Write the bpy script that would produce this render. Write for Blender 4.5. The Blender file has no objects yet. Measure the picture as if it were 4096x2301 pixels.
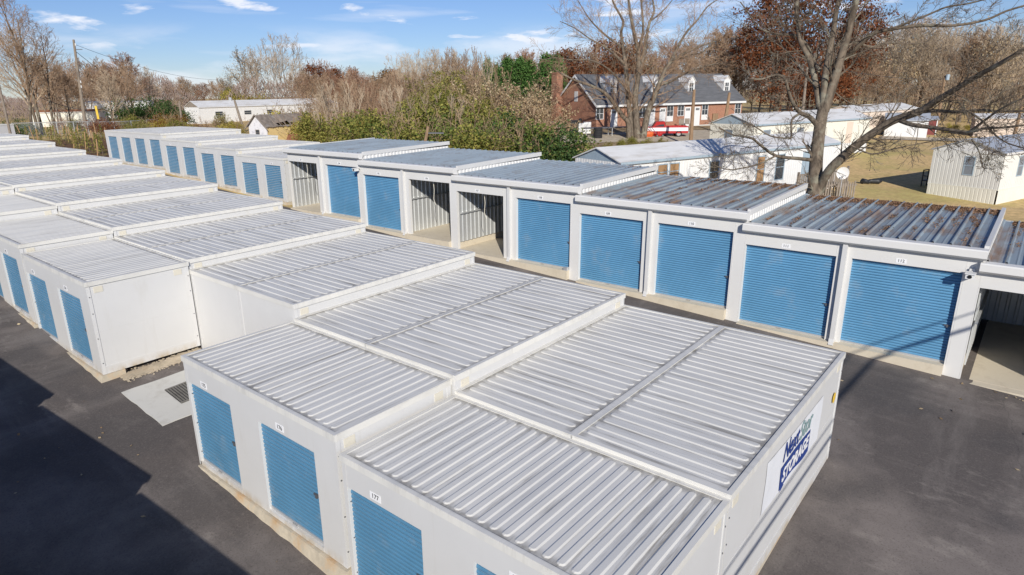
import bpy, math, random
from mathutils import Vector, Matrix
R = math.radians
SC = bpy.context.scene
COL = SC.collection

# ------------------------------------------------------------------ camera
YAW, PITCH, ROLL, FPX = R(49.301), R(-17.134), R(-0.987), 2577.3
CAM = Vector((-4.955, -2.330, 7.371))
fw = Vector((math.sin(YAW)*math.cos(PITCH), math.cos(YAW)*math.cos(PITCH), math.sin(PITCH)))
r0 = Vector((math.cos(YAW), -math.sin(YAW), 0)); u0 = r0.cross(fw)
rt = r0*math.cos(ROLL) + u0*math.sin(ROLL); up = rt.cross(fw)
cd = bpy.data.cameras.new('camera'); cam = bpy.data.objects.new('camera', cd); COL.objects.link(cam)
cam.matrix_world = Matrix(((rt.x, up.x, -fw.x, CAM.x), (rt.y, up.y, -fw.y, CAM.y), (rt.z, up.z, -fw.z, CAM.z), (0, 0, 0, 1)))
cd.sensor_width = 36; cd.lens = FPX/4096*36; cd.shift_x = 0.039*FPX/4096; cd.shift_y = 0.004*FPX/4096
cd.clip_start = 0.1; cd.clip_end = 3000
SC.camera = cam
def pd(u, v, D):                      # a place at real distance D (metres) seen towards (u, v) of the photograph
    return CAM + (fw + rt*((u-2048)/FPX+0.039) + up*((1150.5-v)/FPX+0.004))*D

# ------------------------------------------------------------------ sun and sky
EL, PHI = 26.5, 45.0
TOSUN = Vector((-math.cos(R(EL))*math.cos(R(PHI)), -math.cos(R(EL))*math.sin(R(PHI)), math.sin(R(EL))))
sd = bpy.data.lights.new('sun', 'SUN'); sd.energy = 3.7; sd.angle = R(0.5); sd.color = (1.0, 0.95, 0.87)
so = bpy.data.objects.new('sun', sd); COL.objects.link(so); so.rotation_euler = TOSUN.to_track_quat('Z', 'Y').to_euler()
W = bpy.data.worlds.new('World'); SC.world = W; W.use_nodes = True
nt = W.node_tree; nt.nodes.clear()
def nd(t, **k):
    n = nt.nodes.new(t)
    for a, b in k.items(): setattr(n, a, b)
    return n
def mth(op, a, b=None, clamp=False):
    n = nd('ShaderNodeMath', operation=op, use_clamp=clamp)
    for i, s in enumerate((a, b)):
        if s is None: continue
        if isinstance(s, (int, float)): n.inputs[i].default_value = s
        else: nt.links.new(s, n.inputs[i])
    return n.outputs[0]
sky = nd('ShaderNodeTexSky', sky_type='NISHITA', sun_disc=False, sun_elevation=R(EL), sun_rotation=R(225), altitude=100, air_density=1.0, dust_density=0.0, ozone_density=3.0)
tc = nd('ShaderNodeTexCoord'); sx = nd('ShaderNodeSeparateXYZ'); nt.links.new(tc.outputs['Generated'], sx.inputs[0])
az = mth('ARCTAN2', sx.outputs[0], sx.outputs[1]); ez = sx.outputs[2]
def cloud(sa, se, off, lo, hi, zlo, zhi, fade, rough=0.6, dist=0.4):
    cb = nd('ShaderNodeCombineXYZ')
    nt.links.new(mth('MULTIPLY', az, sa), cb.inputs[0]); nt.links.new(mth('MULTIPLY', ez, se), cb.inputs[1]); cb.inputs[2].default_value = off
    nz = nd('ShaderNodeTexNoise'); nz.inputs['Scale'].default_value = 1.0; nz.inputs['Detail'].default_value = 8; nz.inputs['Roughness'].default_value = rough; nz.inputs['Distortion'].default_value = dist
    nt.links.new(cb.outputs[0], nz.inputs['Vector'])
    mr = nd('ShaderNodeMapRange'); mr.inputs['From Min'].default_value = lo; mr.inputs['From Max'].default_value = hi
    nt.links.new(nz.outputs['Fac'], mr.inputs['Value'])
    a = nd('ShaderNodeMapRange', interpolation_type='SMOOTHSTEP'); a.inputs['From Min'].default_value = zlo-fade; a.inputs['From Max'].default_value = zlo
    b = nd('ShaderNodeMapRange', interpolation_type='SMOOTHSTEP'); b.inputs['From Min'].default_value = zhi+fade; b.inputs['From Max'].default_value = zhi
    nt.links.new(ez, a.inputs['Value']); nt.links.new(ez, b.inputs['Value'])
    return mth('MULTIPLY', mth('MULTIPLY', mr.outputs[0], a.outputs[0]), b.outputs[0], True)
puffs = cloud(9, 38, 3.7, 0.565, 0.66, 0.075, 0.16, 0.03, 0.55, 0.2)
bank = cloud(7, 26, 9.1, 0.46, 0.66, 0.01, 0.06, 0.04, 0.55, 0.2)
streak = cloud(3.2, 34, 21.0, 0.55, 0.78, 0.06, 0.3, 0.05, 0.5, 0.1)
fac = mth('MAXIMUM', mth('MAXIMUM', mth('MULTIPLY', puffs, 0.85), mth('MULTIPLY', bank, 0.5)), mth('MULTIPLY', streak, 0.5))
tint = nd('ShaderNodeMix', data_type='RGBA', blend_type='MULTIPLY'); tint.inputs[0].default_value = 1.0
nt.links.new(sky.outputs[0], tint.inputs[6]); tint.inputs[7].default_value = (0.455, 0.52, 0.72, 1)
mx = nd('ShaderNodeMix', data_type='RGBA'); nt.links.new(fac, mx.inputs[0]); nt.links.new(tint.outputs[2], mx.inputs[6]); mx.inputs[7].default_value = (7.4, 7.5, 8.0, 1)
bg = nd('ShaderNodeBackground'); bg.inputs[1].default_value = 0.1; nt.links.new(mx.outputs[2], bg.inputs[0])
wo = nd('ShaderNodeOutputWorld'); nt.links.new(bg.outputs[0], wo.inputs[0])
SC.view_settings.view_transform = 'Standard'; SC.view_settings.look = 'None'; SC.view_settings.gamma = 1
SC.view_settings.exposure = 0.4
SC.render.engine = 'CYCLES'
SC.cycles.max_bounces = 6; SC.cycles.diffuse_bounces = 3; SC.cycles.glossy_bounces = 2; SC.cycles.transparent_max_bounces = 6

# ------------------------------------------------------------------ materials
def mat(name, col, rough=0.6, metal=0.0, var=0.0, vscale=3.0, stretch=None, dirt=None, dscale=2.0, dlo=0.55, dhi=0.75, dstretch=None,
        isl=None, bump=0.0, bscale=40.0, spec=0.4, extra=None, translucent=0.0):
    m = bpy.data.materials.new(name); m.use_nodes = True; t = m.node_tree; N = t.nodes; L = t.links
    b = N['Principled BSDF']; b.inputs['Roughness'].default_value = rough; b.inputs['Metallic'].default_value = metal
    b.inputs['Specular IOR Level'].default_value = spec
    tc = N.new('ShaderNodeTexCoord'); oi = N.new('ShaderNodeObjectInfo')
    ad = N.new('ShaderNodeVectorMath'); ad.operation = 'ADD'; L.new(tc.outputs['Object'], ad.inputs[0])
    cm = N.new('ShaderNodeMath'); cm.operation = 'MULTIPLY'; cm.inputs[1].default_value = 57.0; L.new(oi.outputs['Random'], cm.inputs[0]); L.new(cm.outputs[0], ad.inputs[1])
    def noise(scale, st, detail=6, rough=0.6):
        mp = N.new('ShaderNodeMapping'); L.new(ad.outputs[0], mp.inputs[0])
        if st: mp.inputs['Scale'].default_value = st
        n = N.new('ShaderNodeTexNoise'); n.inputs['Scale'].default_value = scale; n.inputs['Detail'].default_value = detail; n.inputs['Roughness'].default_value = rough
        L.new(mp.outputs[0], n.inputs['Vector']); return n
    cur = N.new('ShaderNodeRGB'); cur.outputs[0].default_value = (*col, 1); out = cur.outputs[0]
    if isl:
        g = N.new('ShaderNodeNewGeometry'); cr = N.new('ShaderNodeValToRGB'); e = cr.color_ramp.elements
        while len(e) < len(isl): e.new(0.5)
        for i, c in enumerate(isl): e[i].position = i/(len(isl)-1); e[i].color = (*c, 1)
        L.new(g.outputs['Random Per Island'], cr.inputs[0]); out = cr.outputs[0]
    if var:
        n = noise(vscale, stretch); mr = N.new('ShaderNodeMapRange'); mr.inputs['From Min'].default_value = 0.25; mr.inputs['From Max'].default_value = 0.75
        mr.inputs['To Min'].default_value = 1-var; mr.inputs['To Max'].default_value = 1+var; L.new(n.outputs['Fac'], mr.inputs['Value'])
        x = N.new('ShaderNodeMix'); x.data_type = 'RGBA'; x.blend_type = 'MULTIPLY'; x.inputs[0].default_value = 1
        L.new(out, x.inputs[6]); L.new(mr.outputs[0], x.inputs[7]); out = x.outputs[2]
    if dirt:
        n = noise(dscale, dstretch, 9, 0.68); mr = N.new('ShaderNodeMapRange'); mr.inputs['From Min'].default_value = dlo; mr.inputs['From Max'].default_value = dhi
        L.new(n.outputs['Fac'], mr.inputs['Value']); x = N.new('ShaderNodeMix'); x.data_type = 'RGBA'
        L.new(mr.outputs[0], x.inputs[0]); L.new(out, x.inputs[6]); x.inputs[7].default_value = (*dirt, 1); out = x.outputs[2]
    if extra: out = extra(t, out, ad.outputs[0], noise)
    L.new(out, b.inputs['Base Color'])
    if bump:
        n = noise(bscale, None, 4); bp = N.new('ShaderNodeBump'); bp.inputs['Strength'].default_value = bump; bp.inputs['Distance'].default_value = 0.02
        L.new(n.outputs['Fac'], bp.inputs['Height']); L.new(bp.outputs[0], b.inputs['Normal'])
    if translucent:
        tr = N.new('ShaderNodeBsdfTranslucent'); L.new(out, tr.inputs[0]); ms = N.new('ShaderNodeMixShader'); ms.inputs[0].default_value = translucent
        L.new(b.outputs[0], ms.inputs[1]); L.new(tr.outputs[0], ms.inputs[2]); L.new(ms.outputs[0], N['Material Output'].inputs[0])
    return m
def mixc(t, fac, a, b):
    x = t.nodes.new('ShaderNodeMix'); x.data_type = 'RGBA'
    if isinstance(fac, float): x.inputs[0].default_value = fac
    else: t.links.new(fac, x.inputs[0])
    for i, s in ((6, a), (7, b)):
        if isinstance(s, tuple): x.inputs[i].default_value = (*s, 1)
        else: t.links.new(s, x.inputs[i])
    return x.outputs[2]
def rng_node(t, v, lo, hi, tlo=0.0, thi=1.0):
    m = t.nodes.new('ShaderNodeMapRange'); m.inputs['From Min'].default_value = lo; m.inputs['From Max'].default_value = hi
    m.inputs['To Min'].default_value = tlo; m.inputs['To Max'].default_value = thi
    t.links.new(v, m.inputs['Value']); return m.outputs[0]

def asphalt_extra(t, out, vec, noise):
    a = noise(0.3, None, 6, 0.6); out = mixc(t, rng_node(t, a.outputs['Fac'], 0.48, 0.62, 0, 0.85), out, (0.205, 0.178, 0.16))
    s = noise(0.7, (1.0, 0.14, 1), 7, 0.65); out = mixc(t, rng_node(t, s.outputs['Fac'], 0.53, 0.66, 0, 0.6), out, (0.23, 0.2, 0.18))
    w = noise(0.9, (0.2, 1.0, 1), 7, 0.65); out = mixc(t, rng_node(t, w.outputs['Fac'], 0.54, 0.68, 0, 0.5), out, (0.23, 0.205, 0.185))
    d = noise(1.1, (1, 0.5, 1), 10, 0.72); out = mixc(t, rng_node(t, d.outputs['Fac'], 0.57, 0.69, 0, 0.65), out, (0.31, 0.275, 0.24))
    k = noise(0.45, None, 5, 0.55); out = mixc(t, rng_node(t, k.outputs['Fac'], 0.52, 0.64, 0, 0.7), out, (0.085, 0.078, 0.075))
    v = t.nodes.new('ShaderNodeTexVoronoi'); v.feature = 'DISTANCE_TO_EDGE'; v.inputs['Scale'].default_value = 0.11
    c = noise(1.3, None, 6); av = t.nodes.new('ShaderNodeMix'); av.data_type = 'RGBA'; av.inputs[0].default_value = 0.3
    t.links.new(vec, av.inputs[6]); t.links.new(c.outputs['Color'], av.inputs[7]); t.links.new(av.outputs[2], v.inputs['Vector'])
    out = mixc(t, rng_node(t, v.outputs['Distance'], 0.0, 0.0016, 0.3, 0), out, (0.035, 0.033, 0.032))
    g = noise(22, None, 4, 0.8); out = mixc(t, rng_node(t, g.outputs['Fac'], 0.52, 0.66, 0, 0.4), out, (0.22, 0.185, 0.17))
    h = noise(30, None, 4, 0.8); return mixc(t, rng_node(t, h.outputs['Fac'], 0.52, 0.66, 0, 0.5), out, (0.045, 0.037, 0.036))
def grass_extra(t, out, vec, noise):
    a = noise(0.16, None, 5, 0.6); out = mixc(t, rng_node(t, a.outputs['Fac'], 0.47, 0.66, 0, 0.6), out, (0.36, 0.36, 0.11))
    d = noise(0.3, None, 6, 0.65); out = mixc(t, rng_node(t, d.outputs['Fac'], 0.56, 0.7, 0, 0.6), out, (0.5, 0.38, 0.22))
    f = noise(3.0, None, 8, 0.75); out = mixc(t, rng_node(t, f.outputs['Fac'], 0.42, 0.62, 0, 0.75), out, (0.36, 0.26, 0.12))
    return out
def brick_extra(t, out, vec, noise):
    b = t.nodes.new('ShaderNodeTexBrick'); b.inputs['Scale'].default_value = 1.0; b.inputs['Brick Width'].default_value = 0.26; b.inputs['Row Height'].default_value = 0.095
    b.inputs['Mortar Size'].default_value = 0.012; b.inputs['Color1'].default_value = (0.36, 0.15, 0.085, 1); b.inputs['Color2'].default_value = (0.27, 0.1, 0.06, 1); b.inputs['Mortar'].default_value = (0.42, 0.3, 0.22, 1)
    s = t.nodes.new('ShaderNodeSeparateXYZ'); t.links.new(vec, s.inputs[0]); c = t.nodes.new('ShaderNodeCombineXYZ')
    a = t.nodes.new('ShaderNodeMath'); t.links.new(s.outputs[0], a.inputs[0]); t.links.new(s.outputs[1], a.inputs[1])
    t.links.new(a.outputs[0], c.inputs[0]); t.links.new(s.outputs[2], c.inputs[1]); t.links.new(c.outputs[0], b.inputs['Vector'])
    n = noise(0.8, None, 5); return mixc(t, rng_node(t, n.outputs['Fac'], 0.4, 0.75, 0, 0.3), b.outputs['Color'], (0.45, 0.24, 0.16))
def bark_extra(t, out, vec, noise):
    n = noise(6, (1, 1, 0.25), 6, 0.7); out = mixc(t, rng_node(t, n.outputs['Fac'], 0.4, 0.62), out, (0.085, 0.068, 0.052))
    l = noise(1.4, None, 6, 0.6); return mixc(t, rng_node(t, l.outputs['Fac'], 0.55, 0.66, 0, 0.6), out, (0.31, 0.3, 0.23))

M = {}
M['panel'] = mat('white_panel', (0.635, 0.62, 0.59), 0.45, var=0.035, vscale=0.7, dirt=(0.5, 0.48, 0.43), dscale=1.6, dlo=0.6, dhi=0.95, dstretch=(1, 1, 0.3), bump=0.03, bscale=60)
def panel_extra(t, out, vec, noise):
    tc = t.nodes.new('ShaderNodeTexCoord'); s = t.nodes.new('ShaderNodeSeparateXYZ'); t.links.new(tc.outputs['Object'], s.inputs[0])
    n = noise(2.5, (1, 1, 0.5), 8, 0.72); m = t.nodes.new('ShaderNodeMath'); m.operation = 'MULTIPLY'; t.links.new(rng_node(t, s.outputs[2], 0.0, 0.2, 1, 0), m.inputs[0]); t.links.new(rng_node(t, n.outputs['Fac'], 0.4, 0.66, 0, 0.9), m.inputs[1])
    out = mixc(t, m.outputs[0], out, (0.42, 0.33, 0.2))
    r = noise(5, (1, 1, 0.07), 6, 0.7); return mixc(t, rng_node(t, r.outputs['Fac'], 0.58, 0.74, 0, 0.14), out, (0.42, 0.38, 0.31))
M['panel'] = mat('white_panel', (0.605, 0.6, 0.585), 0.45, var=0.035, vscale=0.8, dirt=(0.52, 0.5, 0.45), dscale=1.6, dlo=0.6, dhi=0.95, dstretch=(1, 1, 0.3), bump=0.02, bscale=2.5, extra=panel_extra)
M['wallA'] = mat('garage_wall_paint', (0.67, 0.66, 0.635), 0.45, var=0.03, vscale=0.7, dirt=(0.5, 0.48, 0.43), dscale=1.6, dlo=0.65, dhi=0.95, dstretch=(1, 1, 0.3))
M['trim'] = mat('white_trim', (0.61, 0.605, 0.59), 0.45, var=0.05, vscale=1.5, dirt=(0.45, 0.42, 0.36), dscale=3.0, dlo=0.62, dhi=0.95)
M['roofW'] = mat('container_roof_paint', (0.55, 0.545, 0.54), 0.42, var=0.06, vscale=0.5, dirt=(0.33, 0.31, 0.27), dscale=2.2, dlo=0.56, dhi=0.86)
def rib_extra(axis):
    """grey streaks along the ribs, grime in the valleys and round the rib ends"""
    def f(t, out, vec, noise):
        N, L = t.nodes, t.links
        tc = N.new('ShaderNodeTexCoord'); so_ = N.new('ShaderNodeSeparateXYZ'); L.new(tc.outputs['Object'], so_.inputs[0]); sg = N.new('ShaderNodeSeparateXYZ'); L.new(tc.outputs['Generated'], sg.inputs[0])
        def m(op, a, b):
            n = N.new('ShaderNodeMath'); n.operation = op; n.use_clamp = op != 'SUBTRACT'
            for k, x in ((0, a), (1, b)):
                if isinstance(x, float): n.inputs[k].default_value = x
                else: L.new(x, n.inputs[k])
            return n.outputs[0]
        valley = m('MULTIPLY', rng_node(t, so_.outputs[2], 2.389, 2.393, 1, 0), rng_node(t, so_.outputs[2], 2.386, 2.3875, 0, 1))
        g = sg.outputs[0] if axis == 'x' else sg.outputs[1]
        e = m('MINIMUM', g, m('SUBTRACT', 1.0, g)); ends = m('MULTIPLY', rng_node(t, e, 0.035, 0.1, 1, 0), rng_node(t, e, 0.018, 0.022, 0, 1))
        st = (0.35, 6, 1) if axis == 'x' else (6, 0.35, 1)
        n = noise(1.0, st, 8, 0.72); k = noise(0.45, st, 5, 0.6); q = noise(3.0, None, 8, 0.72)
        out = mixc(t, m('MULTIPLY', rng_node(t, n.outputs['Fac'], 0.5, 0.66, 0.0, 0.9), m('ADD', valley, 0.22)), out, (0.27, 0.25, 0.21))
        out = mixc(t, rng_node(t, k.outputs['Fac'], 0.46, 0.7, 0, 0.45), out, (0.5, 0.5, 0.49))
        return mixc(t, m('MULTIPLY', m('MULTIPLY', ends, m('ADD', valley, 0.15)), rng_node(t, q.outputs['Fac'], 0.36, 0.6, 0.1, 0.9)), out, (0.2, 0.185, 0.155))
    return f
M['ribx'] = mat('ribbed_roof_long', (0.69, 0.672, 0.62), 0.5, var=0.05, vscale=0.6, extra=rib_extra('x'))
M['riby'] = mat('ribbed_roof_cross', (0.69, 0.672, 0.62), 0.5, var=0.05, vscale=0.6, extra=rib_extra('y'))
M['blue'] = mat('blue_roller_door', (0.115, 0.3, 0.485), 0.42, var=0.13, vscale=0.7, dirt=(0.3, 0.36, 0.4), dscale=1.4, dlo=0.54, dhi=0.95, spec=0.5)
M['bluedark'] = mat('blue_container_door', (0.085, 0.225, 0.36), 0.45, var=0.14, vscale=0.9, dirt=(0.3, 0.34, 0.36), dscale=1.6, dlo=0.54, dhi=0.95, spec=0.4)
M['alu'] = mat('aluminium_bar', (0.55, 0.56, 0.57), 0.4, 0.5, var=0.1)
M['steel'] = mat('dark_steel', (0.2, 0.2, 0.21), 0.45, 0.6)
M['vent'] = mat('cream_vent', (0.64, 0.6, 0.5), 0.6)
M['plate'] = mat('number_sticker', (0.82, 0.82, 0.82), 0.4)
M['ink'] = mat('black_ink', (0.012, 0.012, 0.014), 0.5)
M['galv'] = mat('galvalume_roof', (0.36, 0.42, 0.46), 0.42, 0.35, var=0.12, vscale=0.5, stretch=(0.3, 2.5, 1), dirt=(0.24, 0.22, 0.21), dscale=1.2, dlo=0.5, dhi=0.8)
M['galvold'] = mat('stained_roof', (0.33, 0.385, 0.41), 0.45, 0.3, var=0.15, vscale=0.5, stretch=(0.3, 2.5, 1), dirt=(0.27, 0.165, 0.095), dscale=1.0, dlo=0.47, dhi=0.68, dstretch=(0.45, 1.8, 1))
M['galvin'] = mat('galvanised_wall', (0.58, 0.59, 0.58), 0.4, 0.45, var=0.1, vscale=1)
M['clad'] = mat('white_cladding', (0.68, 0.67, 0.65), 0.4, var=0.03)
def conc_extra(t, out, vec, noise):
    n = noise(2.2, None, 8, 0.7); out = mixc(t, rng_node(t, n.outputs['Fac'], 0.5, 0.75, 0, 0.6), out, (0.44, 0.37, 0.27))
    k = noise(14, None, 4, 0.7); return mixc(t, rng_node(t, k.outputs['Fac'], 0.55, 0.8, 0, 0.4), out, (0.64, 0.6, 0.52))
M['conc'] = mat('concrete', (0.6, 0.53, 0.41), 0.9, extra=conc_extra, bump=0.1, bscale=30)
M['concpale'] = mat('pale_concrete', (0.55, 0.54, 0.5), 0.9, extra=lambda t, o, v, n: mixc(t, rng_node(t, n(3, None, 7, .7).outputs['Fac'], 0.5, 0.75, 0, 0.6), o, (0.38, 0.36, 0.31)), bump=0.2)
M['clay'] = mat('clay_stained_concrete', (0.5, 0.44, 0.34), 0.95, dirt=(0.48, 0.29, 0.13), dscale=2.5, dlo=0.5, dhi=0.75, var=0.2, vscale=5, bump=0.4, bscale=12)
M['asphalt'] = mat('asphalt', (0.112, 0.098, 0.09), 0.85, extra=asphalt_extra, bump=0.12, bscale=70, spec=0.25)
M['grass'] = mat('dry_grass', (0.68, 0.48, 0.235), 0.95, extra=grass_extra, bump=0.12, bscale=8, spec=0.1)
M['dirt'] = mat('gravel_and_leaf_litter', (0.33, 0.25, 0.15), 0.95, var=0.35, vscale=1.2, dirt=(0.14, 0.09, 0.05), dscale=0.8, dlo=0.45, dhi=0.62, bump=0.15, bscale=10, spec=0.1)
M['mulch'] = mat('brown_mulch', (0.17, 0.1, 0.055), 0.95, var=0.5, vscale=2.5, dirt=(0.2, 0.12, 0.06), dscale=2, bump=0.6, bscale=9, spec=0.1)
M['gravel'] = mat('gravel', (0.48, 0.41, 0.31), 0.95, var=0.3, vscale=3, dirt=(0.27, 0.2, 0.13), dscale=1.5, bump=0.15, bscale=14, spec=0.1)
M['bark'] = mat('bark', (0.2, 0.16, 0.12), 0.95, extra=bark_extra, bump=0.6, bscale=14, spec=0.1)
M['twig'] = mat('pale_twig', (0.4, 0.315, 0.225), 0.9, var=0.3, vscale=0.6, spec=0.15)
M['twigbrown'] = mat('brown_twig', (0.29, 0.2, 0.132), 0.9, var=0.35, vscale=0.4, spec=0.1)
M['twigred'] = mat('russet_twig', (0.3, 0.18, 0.12), 0.9, var=0.3, vscale=0.4, spec=0.1)
M['greenleaf'] = mat('olive_leaves', (0.1, 0.1, 0.03), 0.7, isl=[(0.075, 0.095, 0.02), (0.19, 0.2, 0.045), (0.36, 0.34, 0.085), (0.24, 0.18, 0.055)], spec=0.15, translucent=0.25)
M['midleaf'] = mat('green_leaves', (0.08, 0.12, 0.03), 0.7, isl=[(0.05, 0.085, 0.02), (0.13, 0.185, 0.04), (0.25, 0.29, 0.075), (0.19, 0.17, 0.05)], spec=0.15, translucent=0.25)
M['yellowleaf'] = mat('yellow_green_leaves', (0.2, 0.18, 0.04), 0.7, isl=[(0.17, 0.16, 0.03), (0.34, 0.3, 0.055), (0.5, 0.42, 0.09), (0.28, 0.19, 0.05)], spec=0.15, translucent=0.25)
M['darkleaf'] = mat('evergreen_leaves', (0.04, 0.07, 0.02), 0.7, isl=[(0.025, 0.05, 0.014), (0.05, 0.095, 0.025), (0.09, 0.14, 0.04)], spec=0.2, translucent=0.15)
M['pine'] = mat('cypress_foliage', (0.04, 0.09, 0.03), 0.8, isl=[(0.035, 0.085, 0.022), (0.075, 0.16, 0.04), (0.13, 0.22, 0.06)], spec=0.1, translucent=0.15)
M['rust'] = mat('rust_leaves', (0.2, 0.07, 0.03), 0.8, isl=[(0.09, 0.03, 0.014), (0.19, 0.065, 0.026), (0.29, 0.11, 0.045)], spec=0.15, translucent=0.3)
M['orange'] = mat('orange_leaves', (0.3, 0.14, 0.04), 0.8, isl=[(0.13, 0.06, 0.02), (0.26, 0.13, 0.035), (0.36, 0.2, 0.05)], spec=0.15, translucent=0.3)
M['tan'] = mat('tan_dry_leaves', (0.4, 0.3, 0.18), 0.8, isl=[(0.26, 0.17, 0.09), (0.48, 0.36, 0.21), (0.66, 0.55, 0.36)], spec=0.15, translucent=0.3)
M['leaf'] = mat('fallen_leaves', (0.3, 0.15, 0.07), 0.85, isl=[(0.12, 0.07, 0.04), (0.24, 0.14, 0.085), (0.34, 0.21, 0.13)], spec=0.15)
M['pole'] = mat('weathered_pole', (0.23, 0.19, 0.15), 0.9, var=0.3, vscale=2, stretch=(4, 4, 0.4), spec=0.1)
M['polegrey'] = mat('weathered_iron', (0.2, 0.19, 0.17), 0.7, 0.3, var=0.3, vscale=4)
M['hazewood'] = mat('far_twigs', (0.24, 0.185, 0.16), 0.95, var=0.25, vscale=0.05, spec=0.05)
M['polebrown'] = mat('brown_pole', (0.27, 0.18, 0.11), 0.9, var=0.3, vscale=2, stretch=(4, 4, 0.4), spec=0.1)
M['stake'] = mat('timber_stake', (0.42, 0.26, 0.13), 0.8, var=0.2)
M['fencem'] = mat('galvanised_fence', (0.5, 0.52, 0.53), 0.4, 0.5)
M['brick'] = mat('red_brick', (0.3, 0.12, 0.07), 0.9, extra=brick_extra, spec=0.1)
M['slate'] = mat('grey_shingle', (0.125, 0.128, 0.135), 0.85, var=0.3, vscale=1.5, stretch=(0.5, 0.5, 4), dirt=(0.16, 0.16, 0.165), dscale=5, spec=0.2)
M['white'] = mat('white_paint', (0.7, 0.7, 0.685), 0.5, var=0.05)
M['cream'] = mat('cream_siding', (0.72, 0.7, 0.61), 0.6, var=0.06, vscale=1, dirt=(0.45, 0.38, 0.27), dscale=1.5, dlo=0.6, dhi=0.85)
M['siding'] = mat('white_grey_siding', (0.66, 0.655, 0.615), 0.6, var=0.05, vscale=1)
M['creamroof'] = mat('pale_trailer_roof', (0.7, 0.695, 0.675), 0.6, var=0.06, vscale=0.8, dirt=(0.45, 0.41, 0.35), dscale=1.0, dlo=0.48, dhi=0.75, dstretch=(0.4, 2, 1))
M['pink'] = mat('beige_siding', (0.68, 0.57, 0.47), 0.6, var=0.06)
M['bluegrey'] = mat('blue_grey_siding', (0.32, 0.4, 0.46), 0.6, var=0.08)
M['greyroof'] = mat('grey_metal_roof', (0.42, 0.45, 0.49), 0.5, 0.2, var=0.1)
M['glass'] = mat('window_glass', (0.05, 0.06, 0.07), 0.08, spec=0.8)
M['glassblue'] = mat('blue_grey_glass', (0.2, 0.23, 0.27), 0.12, spec=0.8)  # blue-grey glass colour, paler than the plain window glass
M['boarded'] = mat('boarded_window', (0.33, 0.2, 0.1), 0.8, var=0.2)
M['deck'] = mat('grey_timber', (0.26, 0.22, 0.18), 0.9, var=0.25, vscale=3)
M['red'] = mat('red_car_paint', (0.42, 0.025, 0.025), 0.3, spec=0.6)
M['whitecar'] = mat('white_car_paint', (0.75, 0.76, 0.78), 0.35, spec=0.6)
M['rubber'] = mat('tyre_rubber', (0.02, 0.02, 0.022), 0.8)
M['chrome'] = mat('wheel_metal', (0.6, 0.6, 0.6), 0.3, 0.8)
M['blackp'] = mat('black_plastic', (0.02, 0.022, 0.025), 0.5)
M['orangep'] = mat('orange_plastic', (0.6, 0.12, 0.03), 0.5)
M['redpaint'] = mat('red_board', (0.2, 0.05, 0.045), 0.7, var=0.15)
M['stucco'] = mat('flaking_white_wall', (0.7, 0.69, 0.7), 0.9, dirt=(0.42, 0.42, 0.45), dscale=2.2, dlo=0.5, dhi=0.7)
M['yellow'] = mat('yellow_board', (0.72, 0.55, 0.26), 0.8, var=0.1)
M['shingleold'] = mat('rotten_shingle', (0.24, 0.2, 0.165), 0.95, var=0.35, vscale=2, dirt=(0.3, 0.29, 0.28), dscale=0.9, dlo=0.58, dhi=0.66)
M['rustm'] = mat('rusty_sheet', (0.33, 0.14, 0.06), 0.8, var=0.3, vscale=2)
M['banner'] = mat('banner_vinyl', (0.74, 0.75, 0.77), 0.45, var=0.03, vscale=2, bump=0.25, bscale=3)
M['navy'] = mat('navy_print', (0.014, 0.045, 0.22), 0.5)
M['teal'] = mat('grey_green_print', (0.25, 0.36, 0.36), 0.5)
M['yplastic'] = mat('yellow_sleeve', (0.75, 0.5, 0.06), 0.5)
M['wire'] = mat('cable', (0.03, 0.03, 0.03), 0.6)
M['rope'] = mat('cord', (0.7, 0.66, 0.55), 0.8)

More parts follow.
